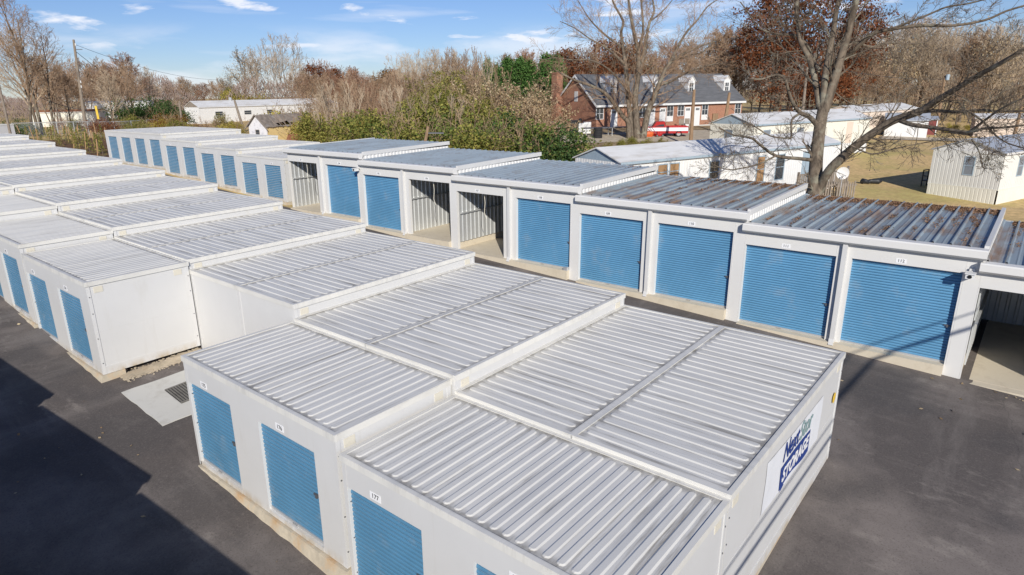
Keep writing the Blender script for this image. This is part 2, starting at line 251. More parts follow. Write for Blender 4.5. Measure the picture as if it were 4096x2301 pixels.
# ------------------------------------------------------------------ mesh building
class MB:
    def __init__(s): s.v = []; s.f = []; s.m = []
    def quad(s, *p, mi=0):
        n = len(s.v); s.v += [tuple(x) for x in p]; s.f.append(tuple(range(n, n+len(p)))); s.m.append(mi)
    def box(s, x0, y0, z0, x1, y1, z1, mi=0):
        n = len(s.v); s.v += [(x0, y0, z0), (x1, y0, z0), (x1, y1, z0), (x0, y1, z0), (x0, y0, z1), (x1, y0, z1), (x1, y1, z1), (x0, y1, z1)]
        for q in ((0, 3, 2, 1), (4, 5, 6, 7), (0, 1, 5, 4), (1, 2, 6, 5), (2, 3, 7, 6), (3, 0, 4, 7)): s.f.append(tuple(n+i for i in q)); s.m.append(mi)
        return s
    def prism(s, pts, dv, mi=0):          # closed polygon pts extruded along dv
        n = len(s.v); k = len(pts); dv = Vector(dv); s.v += [tuple(Vector(p)) for p in pts] + [tuple(Vector(p)+dv) for p in pts]
        s.f.append(tuple(range(n+k-1, n-1, -1))); s.f.append(tuple(range(n+k, n+2*k))); s.m += [mi, mi]
        for i in range(k): s.f.append((n+i, n+(i+1) % k, n+k+(i+1) % k, n+k+i)); s.m.append(mi)
        return s
    def tube(s, path, rad, sides=6, mi=0, cap=False):
        path = [Vector(p) for p in path]; k = len(path)
        if not isinstance(rad, (list, tuple)): rad = [rad]*k
        n = len(s.v); a = None
        for i, p in enumerate(path):
            d = (path[min(i+1, k-1)]-path[max(i-1, 0)])
            if d.length < 1e-9: d = Vector((0, 0, 1))
            d.normalize()
            if a is None: a = d.orthogonal().normalized()
            else:
                a = a - d*a.dot(d)
                a = d.orthogonal().normalized() if a.length < 1e-6 else a.normalized()
            b = d.cross(a)
            for j in range(sides):
                t = 2*math.pi*j/sides; q = p + (a*math.cos(t)+b*math.sin(t))*rad[i]; s.v.append((q.x, q.y, q.z))
        for i in range(k-1):
            for j in range(sides):
                j2 = (j+1) % sides; s.f.append((n+i*sides+j, n+i*sides+j2, n+(i+1)*sides+j2, n+(i+1)*sides+j)); s.m.append(mi)
        if cap:
            s.f.append(tuple(n+j for j in reversed(range(sides)))); s.f.append(tuple(n+(k-1)*sides+j for j in range(sides))); s.m += [mi, mi]
        return s
    def leaf(s, c, sz, rg, asp=0.6, mi=0, flat=False):
        d = Vector((rg.gauss(0, 1), rg.gauss(0, 1), rg.gauss(0, 0.12 if flat else 1))); d.normalize()
        e = d.cross(Vector((rg.gauss(0, .3 if flat else 1), rg.gauss(0, .3 if flat else 1), rg.gauss(0, 1))));
        if e.length < 1e-4: return
        e.normalize(); d = d*sz*0.5; e = e*sz*asp*0.5; c = Vector(c)
        s.quad(c-d, c-d*0.1+e, c+d, c-d*0.1-e, mi=mi)
    def mesh(s, name, mats, smooth=False):
        me = bpy.data.meshes.new(name); me.from_pydata(s.v, [], s.f)
        for m in (mats if isinstance(mats, (list, tuple)) else [mats]): me.materials.append(M[m] if isinstance(m, str) else m)
        if any(s.m): me.polygons.foreach_set('material_index', s.m)
        if smooth: me.polygons.foreach_set('use_smooth', [True]*len(s.f))
        me.update(); return me
    def obj(s, name, mats, parent=None, smooth=False, loc=None):
        return mobj(name, s.mesh(name, mats, smooth), parent, loc)
def mobj(name, me, parent=None, loc=None, rot=None, scale=None):
    o = bpy.data.objects.new(name, me); COL.objects.link(o)
    if parent: o.parent = parent
    if loc is not None: o.location = loc
    if rot is not None: o.rotation_euler = rot
    if scale is not None: o.scale = scale
    return o
def tag(o, label, cat, group=None, kind=None):
    if label: o['label'] = label
    if cat: o['category'] = cat
    if group: o['group'] = group
    if kind: o['kind'] = kind
    return o
def thing(name, label, cat, loc=(0, 0, 0), rz=0, group=None):
    o = bpy.data.objects.new(name, None); COL.objects.link(o); o.location = loc; o.rotation_euler = (0, 0, rz); o.empty_display_size = 0.3
    return tag(o, label, cat, group)
def copy_tree(o, parent=None):
    c = o.copy(); COL.objects.link(c); c.parent = parent
    for ch in list(o.children): copy_tree(ch, c)
    return c
TXT = {}
def text_mesh(s, size, shear=0.0, mi='ink', extr=0.001, bold=0.0):
    k = (s, size, shear, mi, bold)
    if k in TXT: return TXT[k]
    c = bpy.data.curves.new('lettering', 'FONT'); c.body = s; c.size = size; c.align_x = 'CENTER'; c.align_y = 'CENTER'; c.shear = shear; c.extrude = extr; c.offset = bold
    o = bpy.data.objects.new('lettering', c); COL.objects.link(o); dg = bpy.context.evaluated_depsgraph_get()
    me = bpy.data.meshes.new_from_object(o.evaluated_get(dg)); me.materials.clear(); me.materials.append(M[mi])
    bpy.data.objects.remove(o); TXT[k] = me; return me
def corr(mb, o, uv, ulen, vv, prof, nv, mi=0):
    """corrugated sheet: profile [(du, h)...] repeated along uv over ulen, swept along vector vv; nv = outward normal"""
    o, uv, vv, nv = Vector(o), Vector(uv), Vector(vv), Vector(nv); per = prof[-1][0]; pts = []; u = 0
    n = max(1, int(round(ulen/per))); sc = ulen/(n*per)
    for i in range(n):
        for du, h in prof[:-1]: pts.append(((i*per+du)*sc, h))
    pts.append((ulen, prof[-1][1])); b = len(mb.v)
    for u, h in pts:
        p = o+uv*u+nv*h; mb.v.append(tuple(p)); mb.v.append(tuple(p+vv))
    for i in range(len(pts)-1): mb.f.append((b+2*i, b+2*i+2, b+2*i+3, b+2*i+1)); mb.m.append(mi)

# ------------------------------------------------------------------ the ground
def lerp(t, P):
    if t <= P[0][0]: return P[0][1]
    for (a, b), (c, d) in zip(P, P[1:]):
        if t <= c: return b+(d-b)*(t-a)/(c-a)
    return P[-1][1]
GB0 = [(-30, -0.9), (-10, -0.75), (0, -0.45), (5, -0.16), (9.8, 0.1), (14.6, 0.6), (45, 2.5), (54, 2.65), (75, 2.6), (110, 2.4)]
GB1 = [(-30, -0.9), (-10, -0.5), (0, -0.03), (14.6, 0.82), (45, 2.62), (54, 2.7), (75, 2.6), (110, 2.4)]
GA = [(-30, -1.0), (-10, -0.37), (0, 0.1), (28.3, 1.458), (45, 2.4), (54, 2.6), (75, 2.5), (110, 2.4)]
def ground(x, y):
    a, b, c = lerp(y, GB0), lerp(y, GB1), lerp(y, GA)
    z = lerp(x, [(-3, a-0.08), (0, a), (8.6, b), (14.6, c), (21, c)])
    if x > 21:
        f = min(1, (x-21)/40); cf = lerp(y, [(-60, -0.6), (-10, 0.1), (0, 0.35), (20, 1.35), (40, 2.35), (70, 2.5), (110, 2.2)])+0.6*min(1, (x-21)/45)
        z = z*(1-f)+cf*f
    return z
def sheet(name, xs, ys, zoff, material, clip=None):
    mb = MB(); idx = {}
    for i, x in enumerate(xs):
        for j, y in enumerate(ys): idx[i, j] = len(mb.v); mb.v.append((x, y, ground(x, y)+zoff))
    for i in range(len(xs)-1):
        for j in range(len(ys)-1): mb.f.append((idx[i, j], idx[i+1, j], idx[i+1, j+1], idx[i, j+1])); mb.m.append(0)
    o = mb.obj(name, material, smooth=True); o['kind'] = 'structure'; return o
def fr(a, b, s):
    n = max(1, int(round((b-a)/s))); return [a+(b-a)*i/n for i in range(n+1)]
sheet('ground', [-400, -200, -80, -30]+fr(-10, 30, 2)+fr(34, 110, 4)+[140, 200, 320, 600, 1200], [-600, -200, -80, -40]+fr(-30, 110, 2)+[130, 180, 260, 400, 700, 1300], -0.03, 'grass')
sheet('asphalt_lot', fr(-14, 14.6, 1.1), fr(-24, 62, 1.0), 0.0, 'asphalt')
sheet('asphalt_lane', fr(14.6, 24, 2), fr(-24, -1.66, 1.2), 0.0, 'asphalt')
def ground_hit(u, v, off=0.0):
    d0, d1 = 4.0, None; D = 4.0
    while D < 600:
        P = pd(u, v, D)
        if P.z <= ground(P.x, P.y)+off: break
        D *= 1.01
    P = pd(u, v, D); P.z = ground(P.x, P.y); return P

# ------------------------------------------------------------------ shared storage-unit parts
def door_mesh(w, h, per, material, name='door'):
    """roller curtain in the y-z plane, facing -x, origin at its lower middle"""
    mb = MB(); corr(mb, (0, w/2, 0.06), (0, 0, 1), h-0.06, (0, -w, 0), [(0, 0), (per*0.10, 0.004), (per*0.42, 0.009), (per*0.74, 0.004), (per*0.80, 0), (per*0.84, -0.026), (per*0.95, -0.026), (per, 0)], (-1, 0, 0))
    return mb.mesh(name, material, smooth=False)
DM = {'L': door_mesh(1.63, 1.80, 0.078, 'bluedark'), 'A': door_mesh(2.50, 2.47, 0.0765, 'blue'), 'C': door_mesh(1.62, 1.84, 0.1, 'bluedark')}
BAR = {k: MB().box(-0.02, -w/2, 0, 0.012, w/2, 0.065).mesh('bottom_bar', 'alu') for k, w in (('L', 1.63), ('A', 2.5), ('C', 1.62))}
lm = MB(); lm.box(-0.05, -0.09, -0.02, -0.012, 0.1, 0.02); lm.box(-0.06, -0.03, -0.07, -0.02, 0.03, 0.03); LATCH = lm.mesh('latch', 'steel'); LATCH.transform(Matrix.Scale(0.75, 4))
lm = MB(); lm.box(-0.035, -0.07, 0.015, -0.0205, 0.07, 0.045); PULL = lm.mesh('pull_handle', 'chrome')
def add_door(parent, kind, loc, w, latch_z=0.95, latch=True, rot=None):
    d = mobj('door', DM[kind], parent, loc, rot)
    mobj('bottom_bar', BAR[kind], d)
    if latch: mobj('latch', LATCH, d, (-0.002, -w/2+0.1, latch_z))
    mobj('pull_handle', PULL, d, (0, 0.05, 0))
    return d
PLATE = {}
def add_plate(parent, s, loc, h=0.15):
    if h not in PLATE: PLATE[h] = MB().box(-0.004, -h*1.02, -h*0.52, 0, h*1.02, h*0.52).mesh('number_plate', 'plate')
    p = mobj('number_plate', PLATE[h], parent, loc)
    mobj('digits', text_mesh(s, h*0.92, bold=0.001), p, (-0.0055, 0, 0), (R(90), 0, R(-90)))
    return p
def rib(mb, p, q, w, h, cap=True, mi=0):
    """raised rib with rounded ends and sloping flanks from p to q"""
    p, q = Vector(p), Vector(q); d = (q-p).normalized(); e = Vector((-d.y, d.x, 0)); lo, hi = [], []
    for c, s0 in ((q, 1), (p, -1)):
        for a in (-80, -45, 0, 45, 80):
            t = R(a)*1.0; v = d*math.cos(t)*s0 + e*math.sin(t)*s0
            lo.append(c+v*(w/2)); hi.append(c+v*(w/2-0.026)+Vector((0, 0, h)))
    n = len(mb.v); k = len(lo); mb.v += [tuple(x) for x in lo+hi]
    mb.f.append(tuple(n+k+i for i in range(k))); mb.m.append(mi)
    for i in range(k): mb.f.append((n+i, n+(i+1) % k, n+k+(i+1) % k, n+k+i)); mb.m.append(mi)
def roof_mesh(x0, y0, x1, y1, z, axis, pitch, rw=0.13, group=7):
    mb = MB(); t = 0.11
    mb.box(x0-0.02, y0-0.02, z-t, x1+0.02, y1+0.02, z-0.012)
    for a, b, c, d in ((x0-0.02, y0-0.02, x1+0.02, y0+0.055), (x0-0.02, y1-0.055, x1+0.02, y1+0.02), (x0-0.02, y0+0.055, x0+0.055, y1-0.055), (x1-0.055, y0+0.055, x1+0.02, y1-0.055)):
        mb.box(a, b, z-0.012, c, d, z+0.004)
    L = (y1-y0) if axis == 'x' else (x1-x0); n = int((L-0.2)/pitch); gap = 0.0
    st = (L-(n-1)*pitch)/2
    for i in range(n):
        u = st+i*pitch; zz = z-0.0115
        if axis == 'x': rib(mb, (x0+0.17, y0+u, zz), (x1-0.17, y0+u, zz), rw, 0.014)
        else: rib(mb, (x0+u, y0+0.17, zz), (x0+u, y1-0.17, zz), rw, 0.014)
    return mb.mesh('roof', 'ribx' if axis == 'x' else 'riby')
vm = MB()
vm.box(0, -0.008, 0, 0.21, 0, 0.15)
for i in range(3):
    for j in range(5): vm.box(0.018+i*0.066, -0.009, 0.015+j*0.026, 0.06+i*0.066, -0.008, 0.027+j*0.026)
VENT = vm.mesh('vent', 'vent')
def post_mesh(h):
    mb = MB(); mb.box(0, 0, 0, 0.085, 0.085, h-0.115)
    for z in (0.3, 0.95, 1.6, 2.02): mb.tube([(0.042, 0.001, z), (0.042, -0.01, z)], 0.013, 8, 1, cap=True)
    return mb.mesh('corner_post', ['trim', 'steel'])
HC = 2.40
POST = post_mesh(HC)
def container_shell(parent, X, Y, doors, front=True, sill=0.085, dz=(0.085, 1.875)):
    """walls: -x face carries the doors [(yc, w)]; other faces plain"""
    mb = MB(); h = HC-0.112
    if doors:
        y = 0.09; zlo, zhi = dz
        for yc, w in sorted(doors):
            mb.box(0.004, y, 0, 0.07, yc-w/2, zhi); y = yc+w/2
        mb.box(0.004, y, 0, 0.07, Y-0.09, zhi)
        mb.box(0.004, 0.09, zhi, 0.07, Y-0.09, h)
        for yc, w in doors: mb.box(0.0, yc-w/2+0.002, 0, 0.07, yc+w/2-0.002, zlo)
        mb.box(0.0735, 0.012, 0.01, X-0.012, Y-0.012, h)
    else:
        mb.box(0.012, 0.012, 0.01, X-0.012, Y-0.012, h)
    mb.box(0.086, 0.004, 0.0, X-0.086, 0.0115, 0.2)
    mb.box(0.086, 0.0085, 1.12, X-0.086, 0.0119, 1.127)
    return mb.obj('wall', 'panel', parent)
def finish_container(t, X, Y, roof, vents=True):
    mobj('roof', roof, t)
    for x, y in ((0, 0), (X-0.085, 0), (0, Y-0.085), (X-0.085, Y-0.085)):
        mobj('corner_post', POST, t, (x, y, 0))
    if vents:
        mobj('vent', VENT, t, (0.16, 0.012, HC-0.3)); mobj('vent', VENT, t, (X-0.4, 0.012, HC-0.3))

# ------------------------------------------------------------------ the rows of containers
LB = 4.8825
ZR = [(v+1.322)*0.775 for v in (1.67, 2.045, 2.458, 2.811, 3.18, 3.572, 3.916, 4.261, 4.585, 4.93, 5.27, 5.61)]
XL1, XR0, XR1 = 2.497, 2.533, 8.576
ROOF_L = roof_mesh(0, 0, XL1, LB-0.03, HC, 'x', 0.2)
ROOF_R = roof_mesh(0, 0, XR1-XR0, LB/2-0.012, HC, 'y', 0.24, 0.14)
def footing(o_x0, x1, y0, y1, ztop, seed, name='concrete_pad', m='clay'):
    """an irregular strip of concrete under a front"""
    rg = random.Random(seed); mb = MB(); n = 18; A, B = [], []
    for i in range(n+1):
        y = y0+(y1-y0)*i/n; g = min(ground(o_x0, y), ztop-0.05); A.append((o_x0-rg.uniform(0, 0.035)-max(0, ztop-g)*0.08, y, g-0.05)); B.append((o_x0+0.01+rg.uniform(0, 0.02), y, ztop-rg.uniform(0.0, 0.012)))
    for i in range(n):
        mb.quad(A[i+1], A[i], B[i], B[i+1]); mb.quad(B[i+1], B[i], (x1, B[i][1], ztop), (x1, B[i+1][1], ztop))
    g = ground(o_x0, y0)-0.1
    mb.quad((A[0][0], y0, g), (x1, y0, g), (x1, y0, ztop), B[0], A[0])
    o = mb.obj(name, m); o['kind'] = 'structure'; return o
left_units = {0: ('177', '178', 'front white two-door container numbered 177, lowest of the left row'),
              1: ('175', '176', 'white two-door container with blue doors 175 and 176 beside the drain'),
              3: ('173', '174', 'white two-door container with doors 173 and 174, plain sunlit end by the gap'),
              4: ('171', '172', 'white two-door container directly behind the one numbered 174'),
              5: ('169', '170', 'white container second behind the one numbered 174, only its roof showing'),
              6: ('167', '168', 'white container third behind the one numbered 174, roof cut by the left edge')}
LZ = {0: 2.257, 1: 2.538, 3: 3.163, 4: 3.414, 5: 3.713, 6: 4.022}
LOFF = {0: 0.0, 1: 0.08, 3: -0.05, 4: 0, 5: 0, 6: 0}
for k, (a, b, lab) in left_units.items():
    zb = LZ[k]-HC; y0 = k*LB+LOFF[k]
    t = thing('storage_container', lab, 'container', (0, y0, zb), 0, 'two-door containers of the left row')
    yd = ((3.99, a), (1.42, b))
    container_shell(t, XL1, LB-0.03, [(y, 1.63) for y, s in yd])
    for y, s in yd:
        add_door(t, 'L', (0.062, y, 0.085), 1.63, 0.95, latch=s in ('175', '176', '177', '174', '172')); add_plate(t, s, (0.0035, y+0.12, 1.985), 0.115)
    finish_container(t, XL1, LB-0.03, ROOF_L)
    footing(-0.07, 0.5, y0-0.04, y0+LB-0.05, zb-0.004, 50+k)
ordn = ['first', 'second', 'third', 'fourth', 'fifth', 'sixth', 'seventh', 'eighth', 'ninth', 'tenth', 'eleventh', 'twelfth', 'thirteenth', 'fourteenth', 'fifteenth', 'sixteenth', 'seventeenth', 'eighteenth', 'nineteenth', 'twentieth', 'twenty-first', 'twenty-second', 'twenty-third', 'twenty-fourth']
n = 0
for k in range(11):
    for j in range(2):
        lab = ('long white ribbed-roof container carrying the vinyl banner on its end wall' if n == 0 else
               f'{ordn[n]} long white ribbed-roof container of the middle row, counted back from the banner')
        n += 1
        zb = ZR[k]-HC; y0 = k*LB+j*LB/2
        t = thing('storage_container', lab, 'container', (XR0, y0, zb), 0, 'long containers of the middle row')
        X, Y = XR1-XR0, LB/2-0.012
        container_shell(t, X, Y, [])
        finish_container(t, X, Y, ROOF_R, vents=(j == 0))
        dd = add_door(t, 'C', (X-0.008, Y/2, 0.1), 1.62, latch=False, rot=(0, 0, R(180)))
    footing(XR0+0.1, XR1-0.05, k*LB+0.02, k*LB+LB-0.02, ZR[k]-HC-0.004, 150+k)
# the row that carries on from the garages, one blue door each
CX, CY0 = 14.95, 29.29
ROOF_C = roof_mesh(0, 0, 5.93, LB/2-0.012, HC, 'y', 0.3, 0.16)
zc = [4.07, 4.37, 4.65, 4.985, 4.985]
n = 102
for k in range(5):
    for j in range(2):
        zb = zc[k]-HC; y0 = CY0+k*LB+j*LB/2
        t = thing('storage_container', f'white one-door container numbered {n} in the far row past the garages', 'container', (CX, y0, zb), 0, 'one-door containers of the far row')
        container_shell(t, 5.93, LB/2-0.012, [(1.17, 1.62)], sill=0.1, dz=(0.12, 1.96))
        add_door(t, 'C', (0.062, 1.17, 0.12), 1.62); add_plate(t, str(n), (0.0035, 1.17, 2.07), 0.1)
        finish_container(t, 5.93, LB/2-0.012, ROOF_C, vents=(j == 0)); n -= 1
    footing(CX-0.06, CX+0.5, CY0+k*LB, CY0+k*LB+LB, zc[k]-HC-0.004, 250+k)

# ------------------------------------------------------------------ the garages with big doors
AX = 14.63
AY = [28.32, 22.18, 16.12, 10.08, 4.15, -1.64, -7.6]
AZ = [4.687, 4.386, 4.10, 3.80, 3.476, 3.164]
names = [('103', '104'), ('105', '106'), ('107', '108'), ('109', '110'), ('111', '112'), ('113', '114')]
opened = {'103', '106', '107', '113', '114'}
alab = ['white garage with clean blue-grey roof, open bay 103 and blue door 104',
        'white garage with blue door 105 and open bay 106', 'white garage with open bay 107 and blue door 108',
        'white garage with blue doors 109 and 110, few leaves on its roof',
        'white garage with blue doors 111 and 112 and a leaf-strewn ribbed roof',
        'white garage cut by the right edge, open bay in deep shade']
def downspout_mesh(h):
    mb = MB(); mb.box(-0.105, -0.06, 0.16, -0.003, 0.06, h); mb.prism([(-0.105, -0.06, 0.16), (-0.003, -0.06, 0.16), (-0.06, -0.075, 0.0), (-0.19, -0.075, 0.0)], (0, 0.13, 0)); return mb.mesh('downspout', 'trim')
def litter(mb, n, fx, fy, zf, rg, s=(0.035, 0.085)):
    for i in range(n):
        x, y = fx(), fy(); mb.leaf((x, y, zf(x, y)+rg.uniform(0.004, 0.035)), rg.uniform(*s), rg, 0.55, flat=True)
for k in range(6):
    y0, y1 = AY[k+1], AY[k]; Wd = y1-y0; zt = AZ[k]; zslab = zt-3.155; hh = zt-0.665    # header underside
    g0 = ground(AX, y0)-0.05
    t = thing('storage_garage', alab[k], 'garage', (AX, y0, 0), 0, 'garages with wide blue doors')
    near = 0.37; pier0 = near+2.5; pier1 = Wd-0.03-2.5
    f = MB(); fz = zt-0.2
    f.box(0, 0, g0, 0.14, near, hh); f.box(0, pier0, zslab-0.3, 0.14, pier1, hh); f.box(0, Wd-0.028, zslab-0.2, 0.14, Wd-0.002, hh); f.box(0, 0, hh, 0.14, Wd-0.002, fz)
    f.box(-0.004, near-0.05, zslab, 0, near-0.045, fz); f.box(-0.004, pier1+0.003, hh, 0, pier1+0.008, fz)
    f.obj('wall', 'wallA', t)
    # gutter fascia: sloped front
    g = MB(); zf = zt
    g.prism([(0.02, -0.05, zf-0.26), (-0.14, -0.05, zf-0.26), (-0.215, -0.05, zf-0.2), (-0.215, -0.05, zf-0.03), (-0.19, -0.05, zf), (0.1, -0.05, zf), (0.1, -0.05, zf-0.05)], (0, Wd+0.1 if k else Wd+0.15, 0))
    g.obj('gutter', 'wallA', t)
    # roof panels and standing seams from front to back
    r = MB(); zr0, zr1 = zt-0.02, zt+0.085
    corr(r, (0.1, 0.02, zr0), (0, 1, 0), Wd-0.04, (5.83, 0, zr1-zr0), [(0, 0.0), (0.10, 0.0), (0.135, 0.012), (0.17, 0.0), (0.285, 0.0), (0.315, 0.055), (0.345, 0.055), (0.375, 0.0)], (0, 0, 1))
    r.quad((0.1, 0.02, zr0-0.03), (0.1, Wd-0.02, zr0-0.03), (5.93, Wd-0.02, zr1-0.03), (5.93, 0.02, zr1-0.03))
    r.obj('roof', 'galvold' if k > 2 else 'galv', t)
    # rake trim along the near side, white cladding below it
    tr = MB(); tr.prism([(0.101, -0.045, zr0-0.09), (0.101, -0.045, zr0+0.085), (6.0, -0.045, zr1+0.085), (6.0, -0.045, zr1-0.09)], (0, 0.1, 0))
    tr.prism([(5.935, 0.056, zr1-0.12), (5.935, 0.056, zr1+0.012), (5.99, 0.056, zr1+0.012), (5.99, 0.056, zr1-0.12)], (0, Wd-0.06, 0))
    if k == 0: tr.prism([(0.101, Wd-0.05, zr0-0.09), (0.101, Wd-0.05, zr0+0.085), (6.0, Wd-0.05, zr1+0.085), (6.0, Wd-0.05, zr1-0.09)], (0, 0.1, 0))
    tr.obj('roof_trim', 'trim', t)
    c = MB(); prof = [(0, 0), (0.08, 0), (0.11, 0.03), (0.19, 0.03), (0.22, 0)]
    zb = (AZ[k+1]-0.12 if k < 5 else zslab); corr(c, (0.142, -0.004, zb), (1, 0, 0), 5.78, (0, 0, zt-0.08-zb), prof, (0, -1, 0))
    corr(c, (5.93, 0.02, zslab-0.2), (0, 1, 0), Wd-0.06, (0, 0, zr1+0.1-zslab), prof, (1, 0, 0))
    c.obj('side_cladding', 'clad', t)
    # inside: corrugated partitions, floor
    i_ = MB(); gp = [(0, 0), (0.14, 0), (0.17, 0.03), (0.23, 0.03), (0.26, 0)]
    zpf = AZ[k-1]-3.155 if k else zslab
    corr(i_, (0.142, Wd-0.04, zpf), (1, 0, 0), 5.75, (0, 0, zt-0.06-zpf), gp, (0, -1, 0))
    mid = (pier0+pier1)/2
    corr(i_, (0.142, mid, zslab), (1, 0, 0), 5.75, (0, 0, zt-0.08-zslab), gp, (0, -1, 0))
    corr(i_, (0.142, 0.03, zslab), (1, 0, 0), 5.75, (0, 0, zt-0.08-zslab), gp, (0, 1, 0))
    corr(i_, (5.9, 0.02, zslab), (0, 1, 0), Wd-0.06, (0, 0, zt-zslab), gp, (-1, 0, 0))
    i_.box(0.15, mid-0.1, zslab+1.5, 5.8, mid-0.035, zslab+1.56)
    i_.box(0.15, Wd-0.14, zslab+1.5, 5.8, Wd-0.075, zslab+1.56)
    i_.obj('partition', 'galvin', t)
    s = MB(); s.box(-0.16, near+0.002, g0-0.1, 0.139, Wd-0.03, zslab); s.box(0.141, 0.002, g0-0.1, 5.88, Wd+0.0, zslab+0.004)
    s.obj('floor_slab', 'conc', t)
    mobj('downspout', downspout_mesh(zt-0.26-zslab+0.06), t, (0, (pier0+pier1)/2-0.01, zslab-0.06))
    for nm, yc in ((names[k][0], pier1+1.25), (names[k][1], near+1.25)):
        if nm in opened:
            d = MB(); d.tube([(0.14, yc-1.25, hh+0.08), (0.14, yc+1.25, hh+0.08)], 0.075, 10, cap=True); d.obj('rolled_door', 'bluedark', t, loc=(0.14, 0, 0.05))
            rp = MB(); rp.tube([(0.2, yc-0.1, hh), (0.21, yc-0.13, hh-0.4), (0.19, yc-0.1, hh-0.8), (0.2, yc-0.2, hh-1.05)], 0.012, 5); rp.obj('pull_cord', 'rope', t)
        else: add_door(t, 'A', (0.13, yc, zslab-0.01), 2.5, 1.05)
        add_plate(t, nm, (0, yc+0.1, hh+0.105), 0.118)
    rg = random.Random(70+k); zf_ = lambda x, y: zr0+(zr1-zr0)*(x-0.1)/5.83
    if k >= 2:
        # leaves lying in heaps along the back edge and scattered clusters
        lf = MB(); nb = {2: 120, 3: 3200, 4: 9000, 5: 9000}[k]
        ymax = {2: 1.6, 3: 4.6, 4: Wd-0.3, 5: Wd-0.3}[k]
        litter(lf, nb, lambda: 5.9-abs(rg.gauss(0, 0.3))-(rg.random()**3)*0.5, lambda: rg.uniform(0.1, ymax)*(1 if k > 3 else rg.uniform(0.5, 1)), zf_, rg)
        for q in range({2: 0, 3: 34, 4: 70, 5: 60}[k]):
            cx, cy = 5.9-5.6*rg.random()**1.6, rg.uniform(0.2, ymax)
            pan = (cy-0.02)/0.3768; cy = 0.02+(math.floor(pan)+rg.uniform(0.15, 0.72))*0.3768
            litter(lf, rg.randint(10, 120), lambda: min(5.92, max(0.15, cx+rg.gauss(0, 0.26))), lambda: cy+rg.gauss(0, 0.055), zf_, rg, (0.03, 0.07))
        o = lf.obj('leaf_litter', 'leaf', loc=(AX, y0, 0)); tag(o, 'brown fallen leaves lying on the roof over doors ' + ' and '.join(names[k]) if k < 5 else 'brown fallen leaves lying on the garage roof at the right edge', 'fallen leaves', None, 'stuff')
def camera_box(P, lab):
    t = thing('security_camera', lab, 'security camera', P)
    a = MB(); a.box(-0.06, -0.06, -0.06, 0.0, 0.06, 0.06); a.tube([(-0.06, 0, 0), (-0.16, 0.02, -0.03)], 0.02, 8, cap=True); a.obj('bracket', 'trim', t)
    b = MB(); b.box(-0.34, -0.08, -0.14, -0.1, 0.1, -0.02); b.box(-0.37, -0.1, -0.022, -0.08, 0.12, 0.0); b.obj('housing', 'white', t)
    c = MB(); c.tube([(-0.34, 0.01, -0.08), (-0.36, 0.01, -0.085)], 0.045, 10, cap=True); c.obj('lens', 'blackp', t)
camera_box((AX-0.003, -1.45, 2.9), 'white security camera on the pillar right of door 112')
camera_box((AX-0.003, 22.36, 4.02), 'white security camera between doors 104 and 105 under the gutter')
t = thing('utility_box', 'small grey meter box on the pillar foot between doors 108 and 109', 'box', (AX-0.003, 10.6, 0.62))
b = MB(); b.box(-0.14, -0.14, 0.12, 0, 0.02, 0.45); b.obj('casing', 'alu', t); b = MB(); b.tube([(-0.07, -0.06, 0.12), (-0.07, -0.06, -0.1)], 0.03, 8); b.obj('pipe', 'alu', t)

# banner on the end wall of the nearest long container
t = thing('banner', 'white vinyl banner with blue storage logo on the container end wall', 'banner', (0, 0.0075, 0))
b = MB(); nx, nz = 24, 10; rg = random.Random(4)
def bz(s, q): return (4.11+(7.27-4.11)*s+0.02*math.sin(q*5), -0.001-0.004*abs(math.sin(s*19+q*2))*(0.3+abs(q-0.5))-0.0006*(1+math.sin(s*7+q*4)), (2.0-0.10*s)*(1-q)+(1.1-0.10*s)*q-0.02*math.sin(math.pi*s))
for i in range(nx):
    for j in range(nz):
        b.quad(bz(i/nx, (j+1)/nz), bz((i+1)/nx, (j+1)/nz), bz((i+1)/nx, j/nz), bz(i/nx, j/nz))
b.obj('sheet', 'banner', t, smooth=True)
b = MB(); fl = []
for i in range(13):
    s = i/12; fl.append((4.9+1.68*s, -0.009, 1.515-0.02*s+0.035*math.sin(s*3.1)))
lo = [(4.93+1.66*s/12, -0.009, 1.1-0.02*s/12+0.045*math.sin(s/12*6.0-0.4)) for s in range(13)]
for i in range(12): b.quad(lo[i], lo[i+1], fl[i+1], fl[i])
b.prism([(4.99, -0.0095, 1.03), (5.2, -0.0095, 1.09), (5.0, -0.0095, 1.13)], (0, 0.0005, 0)); b.obj('blue_flag', 'navy', t)
mobj('lettering', text_mesh('STORAGE', 0.335, 0.22, 'plate', bold=0.012), t, (5.75, -0.0125, 1.305), (R(90), 0, 0), (1.0, 1.0, 1))
mobj('lettering', text_mesh('Next', 0.47, 0.22, 'navy', bold=0.008), t, (5.36, -0.0125, 1.745), (R(90), R(0.6), 0), (0.86, 1, 1))
mobj('lettering', text_mesh('Stor', 0.46, 0.22, 'teal', bold=0.008), t, (6.2, -0.0125, 1.725), (R(90), R(0.6), 0), (0.92, 1, 1))
o = MB(); o.tube([(8.16, -0.012, 1.5), (8.16, -0.015, 1.5)], 0.11, 20, cap=True); tag(o.obj('warning_sticker', 'yplastic'), 'round yellow sticker on the end wall near the banner', 'sticker')

